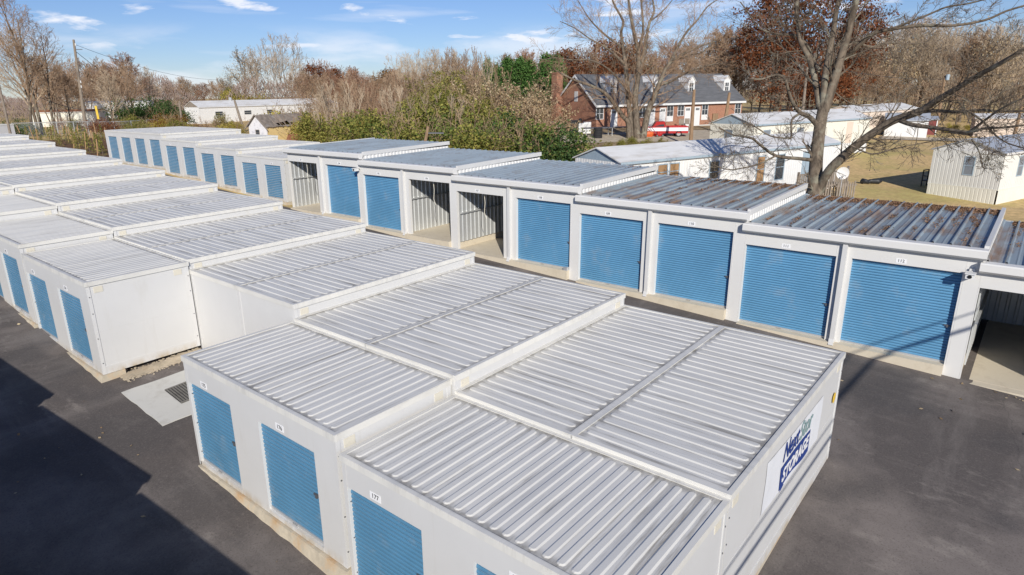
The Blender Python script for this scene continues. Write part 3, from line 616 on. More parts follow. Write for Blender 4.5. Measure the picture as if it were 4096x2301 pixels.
# drain between the left containers
gz = lambda x, y: ground(x, y)
o = MB(); P = [(0.05, 13.75), (0.1, 11.7), (2.45, 11.55), (2.45, 13.7)]; rg = random.Random(9)
pts = []
for (a, b), (c, d) in zip(P, P[1:]+P[:1]):
    for i in range(8): s = i/8; x, y = a+(c-a)*s+rg.uniform(-.012, .012), b+(d-b)*s+rg.uniform(-.012, .012); pts.append((x, y, gz(x, y)+0.0))
o.prism(pts, (0, 0, 0.018)); oo = o.obj('drain_apron', 'concpale'); oo['kind'] = 'structure'
t = thing('drain_grate', 'dark iron drain grate set in the pale concrete apron', 'drain', (0.8, 12.25, gz(1.0, 12.6)+0.012))
o = MB(); o.box(0, 0, 0.0, 0.95, 0.85, 0.008); dz = lambda m: [(x, y, z+gz(0.8+x, 12.25+y)-gz(1.0, 12.6)+0.008) for x, y, z in m.v]
o.v = dz(o); o.obj('dark_pit_plate', 'blackp', t)  # flat black plate, its colour stands for the dark down the shaft
o = MB()
for i in range(14): o.box(0.02+i*0.067, 0.03, 0.008, 0.055+i*0.067, 0.82, 0.026)
o.box(0, -0.0, 0.008, 0.95, 0.03, 0.028); o.box(0, 0.82, 0.008, 0.95, 0.85, 0.028); o.v = dz(o); o.obj('bars', 'polegrey', t)
# loose gravel under the open container edge
o = MB(); rg = random.Random(12)
for i in range(2600):
    x, y = rg.uniform(0.35, 2.45), 14.45+rg.gauss(0, 0.1)-0.05*math.sin(rg.random()*6); s = rg.uniform(0.008, 0.026)
    z = gz(x, y)+0.004; o.box(x-s, y-s*0.8, z, x+s, y+s*0.8, z+s*1.1)
tag(o.obj('loose_gravel', 'gravel'), 'strip of loose gravel under the plain container end', 'gravel', None, 'stuff')
# stray leaves on the asphalt
o = MB(); rg = random.Random(33)
for i in range(130):
    x, y = rg.choice([(rg.uniform(9, 14.5), rg.uniform(-10, 4)), (rg.uniform(-4.5, -0.3), rg.uniform(2, 22)), (14.3+rg.gauss(0, .1), rg.uniform(-9, -1.7))])
    o.leaf((x, y, gz(x, y)+0.02), rg.uniform(0.04, 0.11), rg, 0.6, flat=True)
tag(o.obj('stray_leaves', 'tan'), 'stray dry leaves scattered over the dark asphalt', 'fallen leaves', None, 'stuff')
# the row west of the lane that shades the asphalt (its east walls stand just outside the frame)
for k in range(-3, 7):
    sh = {-3: 0.02, -2: 0.05, -1: 0.0, 0: 0.0, 1: 0.22}.get(k, 0.05)
    y0 = 6.45-LB*(1-k)+LB; zt = 2.45+0.3*k; x1 = -4.62-(0.0 if k < 1 else 0.0)
    t = thing('storage_container', 'white container across the lane just beyond the left edge of the picture', 'container', (x1-2.45, y0-LB, zt-HC), 0, 'containers west of the lane')
    b = MB(); b.box(0.01, 0.01, -0.6, 2.44, LB-0.03, HC-0.1); b.obj('wall', 'panel', t); mobj('roof', ROOF_L, t)

# ------------------------------------------------------------------ overhead wires (their shadows cross the banner wall and door 112)
def wire_line(A, B, tA, tB, ext, r, lab, grp=None):
    a = Vector(A)+TOSUN*tA; b = Vector(B)+TOSUN*tB; d = (b-a).normalized(); p0, p1 = a-d*ext, b+d*ext; pts = []
    for i in range(13):
        s = i/12; q = p0+(p1-p0)*s; pts.append(q)
    o = MB(); o.tube(pts, r, 6); tag(o.obj('overhead_cable', 'wire'), lab, 'cable', grp)
wire_line((8.16, 0, 0.86), (14.75, -1.24, 1.56), 12, 12, 12, 0.022, 'thin overhead cable whose faint shadow crosses the banner wall')
wire_line((8.36, 0, 0.47), (14.75, -1.68, 1.44), 12, 12, 12, 0.05, 'thick overhead cable whose dark shadow crosses the banner wall and asphalt')
# ------------------------------------------------------------------ buildings and trailers beyond
def hit_plane(u, v, P0, nrm):
    d = pd(u, v, 1)-CAM; P0 = Vector(P0); nrm = Vector(nrm); return CAM+d*((P0-CAM).dot(nrm)/d.dot(nrm))
def at_z(u, v, z):
    d = pd(u, v, 1)-CAM; return CAM+d*((z-CAM.z)/d.z)
def add_window(t, x, z, w, h, face, Yd=0, frame='white', glass='glass', mull=True, out=0.03):
    """window on local face: 'f' (y=0, facing -y) or 'e' (x=0, facing -x); x = distance along, z = sill"""
    f = MB(); b = 0.06
    for a in ((x, z, x+w, z+b), (x, z+h-b, x+w, z+h), (x, z+b, x+b, z+h-b), (x+w-b, z+b, x+w, z+h-b)) + (((x+b, z+h/2-0.02, x+w-b, z+h/2+0.02),) if mull else ()):
        if face == 'f': f.box(a[0], -out, a[1], a[2], 0.01, a[3])
        else: f.box(-out, a[0], a[1], 0.01, a[2], a[3])
    o = f.obj('window', frame, t); p = MB()
    if face == 'f': p.box(x+b, -out*0.3, z+b, x+w-b, 0.005, z+h-b)
    else: p.box(-out*0.3, x+b, z+b, 0.005, x+w-b, z+h-b)
    p.obj('pane', glass, o); return o
def trailer(label, P0, ang, L, Wd, wall_h, rise, wall, roof, gable=None, skirt=None, skirt_h=0.7, seams=0.0, group=None, over=0.12):
    t = thing('mobile_home', label, 'mobile home', P0, ang, group)
    b = MB(); z0 = skirt_h if skirt else -0.3
    pr_ = [(0, 0.008), (0.16, 0.008), (0.18, -0.004), (0.2, -0.004), (0.22, 0.008)]
    b.box(0.01, 0.01, z0, L-0.01, Wd-0.01, wall_h)
    corr(b, (0, 0, z0), (1, 0, 0), L, (0, 0, wall_h-z0), pr_, (0, -1, 0)); corr(b, (0, Wd, z0), (0, -1, 0), Wd, (0, 0, wall_h-z0), pr_, (-1, 0, 0))
    b.obj('wall', wall, t)
    g = MB()
    for x in (0.0, L-0.05):
        g = MB(); g.prism([(x, 0, wall_h), (x, Wd, wall_h), (x, Wd/2, wall_h+rise)], (0.05, 0, 0)); g.obj('gable', gable or wall, t)
    r = MB(); th = 0.06
    for s in (0, 1):
        y0, y1 = (-over, Wd/2) if s == 0 else (Wd/2, Wd+over); za, zb = (wall_h-rise*over*2/Wd, wall_h+rise) if s == 0 else (wall_h+rise, wall_h-rise*over*2/Wd)
        r.prism([(-over, y0, za), (-over, y1, zb), (-over, y1, zb+th), (-over, y0, za+th)], (L+2*over, 0, 0))
    n = int(L/1.2)
    r.obj('roof', roof, t)
    e = MB(); e.box(-over-0.01, -over-0.03, wall_h-rise*over*2/Wd-0.06, L+over, -over-0.001, wall_h-rise*over*2/Wd+th+0.01); e.obj('eave_trim', 'bluegrey' if gable == 'bluegrey' else 'trim', t)
    if skirt:
        s = MB(); corr(s, (0.03, -0.02, -0.5), (1, 0, 0), L-0.06, (0, 0, skirt_h+0.5), pr_, (0, -1, 0)); corr(s, (-0.02, Wd-0.03, -0.5), (0, -1, 0), Wd-0.06, (0, 0, skirt_h+0.5), pr_, (-1, 0, 0))
        s.box(-0.03, -0.03, skirt_h-0.02, L, 0.0, skirt_h+0.05); s.box(-0.03, 0.001, skirt_h-0.02, 0, Wd, skirt_h+0.05)
        s.obj('skirting', skirt, t)
    return t
# white trailer with the tree's shadow across its roof
T2A = math.atan2(-6, 18.3)
t = trailer('long white trailer with blue-grey gable right behind the garages, tree shadow on its roof', (25.0, 14.2, 1.0), T2A, 19.26, 3.7, 2.75, 0.62, 'white', 'creamroof', 'bluegrey')
for x, w, h, z, gl in ((2.6, 0.8, 0.9, 1.6, 'boarded'), (3.5, 0.8, 0.9, 1.6, 'boarded'), (6.7, 0.85, 1.3, 1.1, 'glass'), (10.9, 0.8, 1.6, 0.8, 'boarded'), (12.7, 0.9, 1.6, 0.8, 'glass')):
    add_window(t, x, z, w, h, 'f', frame='bluegrey', glass=gl)
d = MB(); d.box(15.4, -0.04, 0.45, 16.25, 0.008, 2.4); d.obj('door', 'bluegrey', t)
# timber stair and deck at its far end
t = thing('timber_deck', 'grey timber porch with pickets in front of the white trailer', 'porch', (25+18.3/19.26*12.4, 14.2-6/19.26*12.4, 1.0), T2A)
b = MB(); b.box(0, -1.8, 0.3, 5.2, -0.05, 0.42); b.obj('platform', 'deck', t)
for i in range(27):
    b = MB(); x = 0.05+i*0.19; b.box(x, -1.8, 0.42, x+0.09, -1.76, 1.32); b.obj('picket', 'deck', t)
b = MB(); b.box(0, -1.84, 1.28, 5.2, -1.74, 1.36)
for x in (0, 1.7, 3.4, 5.1): b.box(x, -1.86, -0.3, x+0.1, -1.74, 1.5)
b.obj('handrail', 'deck', t)
# cream trailer behind it
p0 = pd(3018, 500, 51.0); p1 = at_z(3482, 471, p0.z); ang = math.atan2(p1.y-p0.y, p1.x-p0.x); LL = min((p1-p0).length, 20)
t = trailer('cream trailer with blue-grey gable, second behind the garages', (p0.x, p0.y, p0.z-2.75), ang, LL, 4.3, 2.75, 0.75, 'cream', 'creamroof', 'bluegrey', 'white', 0.6)
for x in (1.2, 5.6, 8.4): add_window(t, min(x, LL-1.2), 1.2, 0.9, 1.1, 'f', frame='bluegrey', glass='glassblue')
add_window(t, 2.0, 1.0, 0.8, 1.3, 'e', frame='bluegrey', glass='glassblue')
d = MB(); d.box(LL-3.6, -0.04, 0.65, LL-2.7, 0.008, 2.5); d.obj('door', 'pink', t)
p0 = pd(3440, 447, 74)
t = trailer('beige trailer far back, third behind the garages', (p0.x, p0.y, p0.z-2.7), R(-14), 15, 4.2, 2.7, 0.6, 'pink', 'creamroof', None, 'cream', 0.6)
add_window(t, 9, 1.2, 1.0, 1.0, 'f', glass='glassblue')
# trailer at the right with the grass-side shadow
b1, b2 = Vector((45.34, 3.17, 0.42)), Vector((44.02, -0.51, 0.38)); ya = math.atan2((b1-b2).y, (b1-b2).x)
t = trailer('pale corrugated trailer at the right edge with stained skirting', (b2.x, b2.y, 0.40), ya-R(90), 15, (b1-b2).length, 3.0, 0.7, 'siding', 'greyroof', 'white', 'cream', 0.82)
add_window(t, 1.45, 1.55, 0.6, 1.15, 'e', frame='bluegrey', glass='glassblue')
add_window(t, 1.9, 1.5, 0.7, 1.25, 'f', frame='bluegrey', glass='glassblue'); add_window(t, 4.0, 1.5, 0.8, 1.25, 'f', frame='bluegrey', glass='glassblue')
b = MB(); b.tube([(6, 1.2, 3.3), (6, 1.2, 4.1)], 0.04, 6, cap=True); b.obj('vent_pipe', 'steel', t)
t = thing('black_stair', 'black timber stair frame against the left side of the corrugated trailer', 'stair', (47.6, 3.1, 0.5), ya-R(90)); t.scale = (0.55, 0.6, 0.62)
b = MB()
for x in (0, 1.2):
    for y in (0, 1.2): b.box(x, y, -0.2, x+0.1, y+0.1, 2.1)
b.box(0, 0, 2.0, 1.3, 0.1, 2.1); b.box(0, 1.2, 2.0, 1.3, 1.3, 2.1); b.box(0, 0, 0.9, 1.3, 1.3, 1.0); b.box(0, 0, 1.4, 0.1, 1.3, 1.5); b.obj('frame', 'blackp', t)
p0 = pd(3905, 472, 78)
t = trailer('pinkish beige trailer far behind the corrugated one at the right edge', (p0.x, p0.y, p0.z-2.8), R(-80), 13, 4, 2.8, 0.4, 'pink', 'creamroof', None, None)
add_window(t, 6.0, 1.0, 1.0, 1.0, 'f', frame='white', glass='redpaint')
# small sheds on the far lawn
P = ground_hit(3535, 546); t = thing('low_shed', 'low pale shed with grey roof on the far lawn', 'shed', P, R(-78))
b = MB(); b.box(0, 0, -0.2, 4.2, 3, 1.75); b.obj('wall', 'white', t); b = MB(); b.prism([(-0.15, -0.2, 1.72), (-0.15, 3.2, 1.72), (-0.15, 3.2, 1.8), (-0.15, 1.5, 2.6), (-0.15, -0.2, 1.8)], (4.5, 0, 0)); b.obj('roof', 'greyroof', t)
P = ground_hit(3660, 536); t = thing('red_shed', 'small red board shed with white corner post on the far lawn', 'shed', P, R(-78)); t.scale = (0.7, 0.7, 0.8)
b = MB(); b.box(0, 0, -0.2, 3.0, 2.5, 2.1); b.obj('wall', 'redpaint', t); b = MB(); b.box(2.9, -0.1, -0.2, 3.05, 0.02, 2.3); b.obj('post', 'white', t); b = MB(); b.prism([(-0.15, -0.2, 2.1), (-0.15, 2.6, 2.5), (-0.15, 2.6, 2.58), (-0.15, -0.2, 2.18)], (3.4, 0, 0)); b.obj('roof', 'greyroof', t)
# brick house
HA = math.atan2(-9.17, 22.24); HL, HW, HE, HR = 24.05, 8.6, 2.75, 3.25; HP = Vector((63.83, 39.2, 3.0))
hx, hy = Vector((math.cos(HA), math.sin(HA), 0)), Vector((-math.sin(HA), math.cos(HA), 0))
def hloc(u, v, yl=0.0):
    q = hit_plane(u, v, HP+hy*yl, hy)-HP; return q.dot(hx), q.z
t = thing('brick_house', 'long red brick house with grey roof and four white dormers', 'house', HP, HA)
b = MB(); b.box(0, 0, -1.0, HL, HW, HE)
for x in (0, HL-0.2): b.prism([(x, 0, HE), (x, HW, HE), (x, HW/2, HE+HR)], (0.2, 0, 0))
b.obj('wall', 'brick', t)
b = MB(); sl = HR/(HW/2); o_ = 0.35
b.prism([(-0.25, -o_, HE-sl*o_+0.02), (-0.25, HW/2, HE+HR+0.02), (-0.25, HW+o_, HE-sl*o_+0.02), (-0.25, HW+o_, HE-sl*o_+0.17), (-0.25, HW/2, HE+HR+0.19), (-0.25, -o_, HE-sl*o_+0.17)], (HL+0.5, 0, 0)); rf = b.obj('roof', 'slate', t)
b = MB(); b.box(-0.25, -o_-0.06, HE-sl*o_-0.14, HL+0.25, -o_+0.02, HE-sl*o_+0.1)
for x in (-0.32, HL+0.26): b.prism([(x, -o_, HE-sl*o_-0.15), (x, HW/2, HE+HR-0.12), (x, HW/2, HE+HR+0.14), (x, -o_, HE-sl*o_+0.11)], (0.06, 0, 0)); b.prism([(x, HW+o_, HE-sl*o_-0.15), (x, HW+o_, HE-sl*o_+0.11), (x, HW/2, HE+HR+0.14), (x, HW/2, HE+HR-0.12)], (0.06, 0, 0))
b.obj('eave_board', 'white', t)
for u in (2449, 2620, 2763, 2904):
    yl = 1.35; x, z = hloc(u, 385, yl); zb = HE+sl*yl+0.1; w = 1.15; hh_ = 1.35
    dm = MB(); zt_ = zb+hh_; yb = (zt_-HE)/sl+0.1
    dm.prism([(x-w/2, yl, zb-0.3), (x+w/2, yl, zb-0.3), (x+w/2, yl, zt_), (x, yl, zt_+0.62), (x-w/2, yl, zt_)], (0, 1.6, 0)); do = dm.obj('dormer', 'white', t)
    dr = MB(); yr = (zt_+0.62-HE)/sl
    for s in (-1, 1): dr.prism([(x+s*(w/2+0.1), yl-0.12, zt_-0.1), (x, yl-0.12, zt_+0.66), (x, yl-0.12, zt_+0.72), (x+s*(w/2+0.1), yl-0.12, zt_-0.03)], (0, yr-yl+0.1, 0))
    dr.obj('dormer_roof', 'white', do)
    wn = MB(); wn.box(x-0.3, yl-0.015, zb+0.1, x+0.3, yl+0.01, zb+1.1); wn.obj('pane', 'glass', do)
    wm = MB(); wm.box(x-0.31, yl-0.03, zb+0.56, x+0.31, yl-0.009, zb+0.63); wm.box(x-0.025, yl-0.029, zb+0.1, x+0.025, yl-0.0095, zb+1.1); wm.obj('glazing_bar', 'white', do)
for u in (2399, 2569, 2680, 2723, 2819, 2950):
    x, z = hloc(u, 440); ww = 1.1
    w = add_window(t, x-ww/2, 0.95, ww, 1.35, 'f', out=0.05); wb = MB(); wb.box(x-0.02, -0.045, 1.0, x+0.02, 0.0, 2.25); wb.obj('glazing_bar', 'white', w)
    if u in (2819, 2950, 2680): pn = MB(); pn.box(x-ww/2, -0.045, 0.35, x+ww/2, 0.01, 0.949); pn.obj('panel', 'white', t)
for u in (2456, 2607, 2650, 2750, 2788):
    x, z = hloc(u, 450); d = MB(); d.box(x-0.5, -0.06, -0.35, x+0.5, 0.01, 2.05); do = d.obj('door', 'white', t)
    for i in range(3): g = MB(); g.box(x-0.3+i*0.22, -0.075, 1.6, x-0.14+i*0.22, -0.055, 1.88); g.obj('door_light', 'glass', do)
x, z = hloc(2860, 455); d = MB(); d.box(x-0.5, -0.2, 0.2, x+0.4, 0.01, 1.1); d.obj('meter_box', 'polebrown', t)
d = MB(); d.box(HL-8, -0.02, -0.6, HL, 0.012, -0.25); d.obj('plinth', 'concpale', t)
d = MB(); d.box(-0.9, HW-1.3, -1, -0.01, HW-0.1, HE+3.8); d.box(-0.95, HW-1.35, HE+3.6, 0.04, HW-0.05, HE+3.75); d.obj('chimney', 'brick', t)
d = MB(); d.box(-0.04, 3.9, 3.0, 0.0, 4.6, 4.2); d.obj('gable_vent', 'trim', t)
# pickup truck
def wheel(parent, x, y, z, r, w):
    a = MB(); n = 20; pf = [(0.62, 0), (0.95, 0), (1, 0.15), (1, 0.85), (0.95, 1), (0.62, 1)]
    for i in range(n):
        t0, t1 = 2*math.pi*i/n, 2*math.pi*(i+1)/n
        for (r1, s1), (r2, s2) in zip(pf, pf[1:]): a.quad(*[(x+math.cos(q)*r*rr, y+(s-0.5)*w, z+math.sin(q)*r*rr) for q, rr, s in ((t0, r1, s1), (t1, r1, s1), (t1, r2, s2), (t0, r2, s2))])
    o = a.obj('tyre', 'rubber', parent); b = MB(); b.tube([(x, y-w*0.4, z), (x, y-w*0.05, z), (x, y+w*0.4, z)], [r*0.63, r*0.45, r*0.63], 16, cap=True); b.obj('rim', 'chrome', o)
PT = ground_hit(2741, 545); Pv = (PT-CAM).normalized(); left = -rt.copy(); left.z = 0; left.normalize()
t = thing('pickup_truck', 'red and white pickup truck parked in front of the brick house', 'truck', PT, math.atan2(left.y, left.x)-R(8)); t.scale = (0.93, 0.93, 0.93)
# local: +x forward (to the left in the picture), visible side at +y
SW = 1.95
b = MB(); b.box(0.0, 0, 0.42, 5.4, SW, 0.68); b.box(0.02, 0.0, 1.06, 2.55, 0.09, 1.2); b.box(0.02, SW-0.09, 1.06, 2.55, SW, 1.2); b.box(0.0, 0.1, 0.68, 0.09, SW-0.1, 1.18); b.box(3.9, 0.02, 1.0, 5.35, SW-0.0125, 1.14); b.box(0.3, 0.12, 0.68, 2.5, SW-0.12, 0.75); b.obj('body', 'red', t)
b = MB(); b.box(0.02, 0.005, 0.68, 5.38, 0.085, 1.06); b.box(0.02, SW-0.085, 0.68, 5.38, SW+0.012, 1.06); b.box(5.2, 0.09, 0.68, 5.39, SW-0.09, 1.0); b.obj('side_panel', 'whitecar', t)
b = MB(); b.prism([(2.56, 0.08, 0.7), (4.0, 0.08, 0.7), (4.0, 0.08, 1.14), (3.62, 0.16, 1.72), (2.66, 0.16, 1.74), (2.56, 0.08, 1.14)], (0, SW-0.2, 0)); cb = b.obj('cab', 'red', t)
b = MB(); b.prism([(2.72, SW-0.10, 1.18), (3.8, SW-0.10, 1.18), (3.55, SW-0.1, 1.64), (2.76, SW-0.1, 1.64)], (0, 0.02, 0)); b.box(2.54, 0.3, 1.25, 2.62, SW-0.35, 1.62); b.obj('cab_glass', 'glass', cb)
b = MB(); b.box(-0.14, 0.05, 0.42, 0.0, SW-0.05, 0.56); b.box(5.4, 0.05, 0.42, 5.52, SW-0.05, 0.6); b.obj('bumper', 'chrome', t)
for x in (1.05, 4.45):
    for y in (0.14, SW-0.12): wheel(t, x, y, 0.37, 0.37, 0.24)
for y in (0.06, SW-0.16): b = MB(); b.box(-0.02, y, 0.8, 0.01, y+0.1, 1.0); b.obj('tail_light', 'redpaint', t)
# clutter in the yard
def gthing(name, label, cat, u, v, rz=0, D=None, group=None):
    P = ground_hit(u, v) if D is None else pd(u, v, D); return thing(name, label, cat, P, rz, group)
t = gthing('wheelie_bin', 'black wheelie bin left of the brick house corner', 'bin', 2296, 537, R(-50))
b = MB(); b.prism([(-0.36, -0.36, 0), (0.36, -0.36, 0), (0.36, 0.36, 0), (-0.36, 0.36, 0)], (0, 0, 0.02)); n = len(b.v)
b.v += [(-0.38, -0.38, 0.02), (0.38, -0.38, 0.02), (0.38, 0.38, 0.02), (-0.38, 0.38, 0.02), (-0.5, -0.5, 1.35), (0.5, -0.5, 1.35), (0.5, 0.5, 1.35), (-0.5, 0.5, 1.35)]
for q in ((0, 1, 5, 4), (1, 2, 6, 5), (2, 3, 7, 6), (3, 0, 4, 7)): b.f.append(tuple(n+i for i in q)); b.m.append(0)
b.obj('body', 'blackp', t); b = MB(); b.box(-0.56, -0.56, 1.35, 0.56, 0.56, 1.42); b.obj('lid', 'blackp', t)
for i, (u, lab) in enumerate(((2326, 'old white appliance with drawers beside the black bin'), (2347, 'narrow white appliance right of the one with drawers'))):
    t = gthing('old_appliance', lab, 'appliance', u, 536, R(-48)); b = MB(); b.box(-0.4, -0.3, 0, 0.4, 0.4, 1.1 if i == 0 else 1.25); b.obj('casing', 'white', t)
    for z in (0.3, 0.62, 0.9): b = MB(); b.box(-0.36, -0.325, z-0.12, 0.36, -0.305, z+0.12); b.obj('drawer', 'trim', t)
t = gthing('electric_meter', 'white meter box on a pipe against the brick gable', 'meter', 2349, 500, R(-40)); b = MB(); b.tube([(0, 0, 0), (0, 0, 4.2)], 0.05, 6); b.obj('pipe', 'alu', t); b = MB(); b.box(-0.25, -0.2, 1.3, 0.25, 0.1, 2.0); b.obj('box', 'white', t)
def tyre_thing(lab, P, r=0.42, rx=0, grp=None):
    t = thing('tyre', lab, 'tyre', P, 0, grp); t.rotation_euler = (R(90)+rx, 0, 0.4); a = MB(); n = 18; pf = [(0.6, 0), (0.95, 0), (1, 0.15), (1, 0.85), (0.95, 1), (0.6, 1), (0.6, 0)]
    for i in range(n):
        t0, t1 = 2*math.pi*i/n, 2*math.pi*(i+1)/n
        for (r1, s1), (r2, s2) in zip(pf, pf[1:]): a.quad(*[(math.cos(q)*r*rr, (s-0.5)*0.27, math.sin(q)*r*rr) for q, rr, s in ((t0, r1, s1), (t1, r1, s1), (t1, r2, s2), (t0, r2, s2))])
    a.obj('rubber', 'rubber', t)
Pt = ground_hit(2391, 556)
for i, w in enumerate(('bottom', 'second', 'third', 'top')): tyre_thing(f'{w} tyre of the black stack in front of the brick house', Pt+Vector((0.02*i, 0.03*(i % 2), 0.14+0.275*i)), 0.46)
tyre_thing('black tyre standing upright between wood pile and white appliances', ground_hit(2318, 524)+Vector((0.0, 0.0, 0.85)), 0.5, R(-80))
t = gthing('wood_pile', 'heap of grey scrap timber beside the brick gable', 'wood pile', 2268, 528, R(-45)); b = MB(); rg = random.Random(5)
for i in range(70):
    x, y, z = rg.uniform(-2.2, 2.2), rg.uniform(-1, 1), rg.random()**1.3*1.4; a = rg.gauss(0, 0.35); L_ = rg.uniform(0.7, 1.6); z *= max(0.2, 1-abs(x)/2.6)
    c, s = math.cos(a), math.sin(a); b.tube([(x-c*L_, y-s*L_, z), (x+c*L_, y+s*L_, z+rg.uniform(-.2, .2))], rg.uniform(0.04, 0.09), 4, cap=True)
b.obj('timber', 'deck', t)
t = gthing('steel_frame_table', 'long low dark table frame in front of the brick house', 'table', 2440, 545, R(-35)); b = MB(); b.box(-3.2, -0.6, 0.85, 3.2, 0.6, 0.95); b.obj('top', 'steel', t)
for x in (-3, 0, 3):
    for y in (-0.5, 0.5): b = MB(); b.tube([(x, y, -0.1), (x, y, 0.85)], 0.045, 6); b.obj('leg', 'alu', t)
t = gthing('orange_tub', 'bright orange tub at the foot of the big bare tree', 'tub', 2592, 551, 0); b = MB(); b.tube([(0, 0, 0), (0, 0, 0.3), (0, 0, 0.55), (0, 0, 0.62)], [0.5, 0.6, 0.55, 0.2], 10, cap=True); b.obj('shell', 'orangep', t)
t = gthing('lawn_mower', 'small red mower beside the orange tub', 'mower', 2632, 550, R(-30)); b = MB(); b.box(-0.4, -0.3, 0.12, 0.4, 0.3, 0.35); b.tube([(0, 0, 0.35), (0, 0, 0.55)], 0.16, 8, cap=True); b.obj('deck', 'red', t)
b = MB(); b.tube([(-0.3, 0.25, 0.3), (-1.0, 0.25, 1.0)], 0.03, 5); b.tube([(-0.3, -0.25, 0.3), (-1.0, -0.25, 1.0)], 0.03, 5); b.tube([(-1, 0.25, 1.0), (-1, -0.25, 1.0)], 0.03, 5); b.obj('handle', 'steel', t)
for x in (-0.35, 0.35): wheel(t, x, -0.33, 0.14, 0.14, 0.07); wheel(t, x, 0.33, 0.14, 0.14, 0.07)
for u, lab in ((2725, 'dark timber chair by the white doors of the brick house'), (2748, 'second timber chair nearer the pole by the brick house')):
    t = gthing('garden_chair', lab, 'chair', u, 512, R(-60)); b = MB(); b.box(-0.3, -0.3, 0.42, 0.3, 0.3, 0.48); b.obj('seat', 'deck', t); b = MB(); b.box(-0.3, 0.25, 0.48, 0.3, 0.31, 1.1); b.obj('backrest', 'deck', t)
    for x in (-0.27, 0.27):
        for y in (-0.27, 0.27): q = MB(); q.box(x-0.03, y-0.03, 0, x+0.03, y+0.03, 0.42); q.obj('leg', 'deck', t)
P = ground_hit(3345, 760); P = Vector((33.5, 5.9, ground(33.5, 5.9))); P = pd(3372, 690, 33)
t = thing('satellite_dish', 'white satellite dish on a post behind the leafy garage roof', 'satellite dish', (P.x, P.y, P.z-1.75), R(25))
t.scale = (0.52, 0.52, 0.52); t.location.z += 0.8; b = MB(); b.tube([(0, 0, -2.6), (0, 0, 1.5)], 0.045, 6, cap=True); b.obj('post', 'alu', t)
b = MB(); 
for i in range(20):
    a0, a1 = 2*math.pi*i/20, 2*math.pi*(i+1)/20
    for r1, r2 in ((0, 0.25), (0.25, 0.45), (0.45, 0.58)):
        b.quad(*[(0.12-0.35*r*r+0.0, math.cos(a)*r, 1.75+math.sin(a)*r*1.05) for a, r in ((a0, r1), (a0, r2), (a1, r2), (a1, r1))])
b.obj('dish', 'white', t); b = MB(); b.tube([(0.05, 0, 1.2), (-0.5, 0, 1.55)], 0.02, 5); b.box(-0.6, -0.06, 1.5, -0.45, 0.06, 1.64); b.obj('feed_arm', 'alu', t)
P = ground_hit(3482, 738)
t = thing('black_bag', 'black bag lying on the dry lawn left of the corrugated trailer', 'bag', P, math.atan2(-rt.y, -rt.x)); b = MB(); rg = random.Random(2)
k = 12; path = [(-0.75+1.5*i/(k-1), rg.gauss(0, .02), 0.16+rg.gauss(0, .02)) for i in range(k)]; b.tube(path, [0.05]+[0.17+rg.uniform(-.035, .04) for i in range(k-2)]+[0.04], 9, cap=True); b.obj('sack', 'blackp', t)
# picket remnants in front of the tree
Pk = at_z(3372, 760, 1.3)
for i, (du, lab) in enumerate(((3330, 'low grey timber fence piece left of the satellite dish post'), (3385, 'low grey timber fence piece right of the satellite dish post'))):
    P = at_z(du, 770, 1.0); t = thing('picket_fence', lab, 'fence', (P.x, P.y, ground(P.x, P.y)), -0.5)
    for j in range(8): b = MB(); b.box(-0.8+j*0.2, 0, -0.1, -0.69+j*0.2, 0.03, 0.95+0.06*math.sin(j*2)); b.obj('picket', 'deck', t)
    b = MB(); b.box(-0.85, 0.031, 0.7, 0.85, 0.08, 0.8); b.obj('rail', 'deck', t)
# ------------------------------------------------------------------ left side
zl = pd(795, 430, 116).z; p0 = at_z(795, 430, zl); p1 = pd(1349, 398, 140); ang = math.atan2(p1.y-p0.y, p1.x-p0.x)
t = trailer('long white building with pale metal roof beyond the ruined shed', (p0.x, p0.y, p0.z-2.6), ang, min(62, (p1-p0).length), 5.0, 2.6, 1.05, 'white', 'creamroof', 'deck')
for x in (3, 9, 14): add_window(t, x, 1.0, 1.6, 0.8, 'f', frame='trim', glass='glass')
b = MB(); b.tube([(8, 2.5, 3.5), (8, 2.5, 4.2)], 0.3, 8, cap=True); b.obj('roof_vent', 'alu', t)
p0 = pd(335, 412, 140); t = trailer('white boarded building behind the leaning utility pole', (p0.x, p0.y, p0.z-3.1), R(-35), 13, 5, 3.1, 0.25, 'white', 'greyroof')
p0 = pd(120, 452, 120); t = trailer('low cream trailer far behind the chain link fence', (p0.x, p0.y, p0.z-2.4), R(-40), 12, 4, 2.4, 0.4, 'cream', 'rustm')
# ruined shed
p0 = pd(1065, 508, 62); zg = p0.z-1.81; ang = R(12)
t = thing('ruined_shed', 'small derelict shed with caved-in shingle roof and yellow side', 'shed', (p0.x, p0.y, zg), ang); t.scale = (0.77, 0.77, 0.77); SWd, SL = 3.1, 7.4
b = MB(); b.box(0, 0, -0.5, 0.12, SWd, 2.35); b.prism([(0, 0, 2.35), (0, SWd, 2.35), (0, SWd/2, 3.75)], (0.12, 0, 0)); b.obj('gable_wall', 'stucco', t)
b = MB(); b.box(0.121, 0.0, -0.5, SL, 0.12, 2.3); b.box(0.121, SWd-0.12, -0.5, SL, SWd, 2.3); b.box(SL-0.12, 0.12, -0.5, SL, SWd-0.12, 2.3); b.obj('side_wall', 'yellow', t)
add_window(t, 1.25, 1.2, 0.7, 0.8, 'e', frame='deck', glass='glass')
b = MB(); rg = random.Random(8); nx, ny = 16, 7
def rz_(i, j, side):
    x = -0.3+(SL+0.5)*i/nx; f = j/ny; y = -0.15+(SWd/2+0.15)*f; z = 2.3+(1.5)*f-0.28*math.exp(-((x-2.6)/1.1)**2)*math.sin(f*3.0)+rg_tab[i][j]
    return (x, y if side == 0 else SWd-y, z)
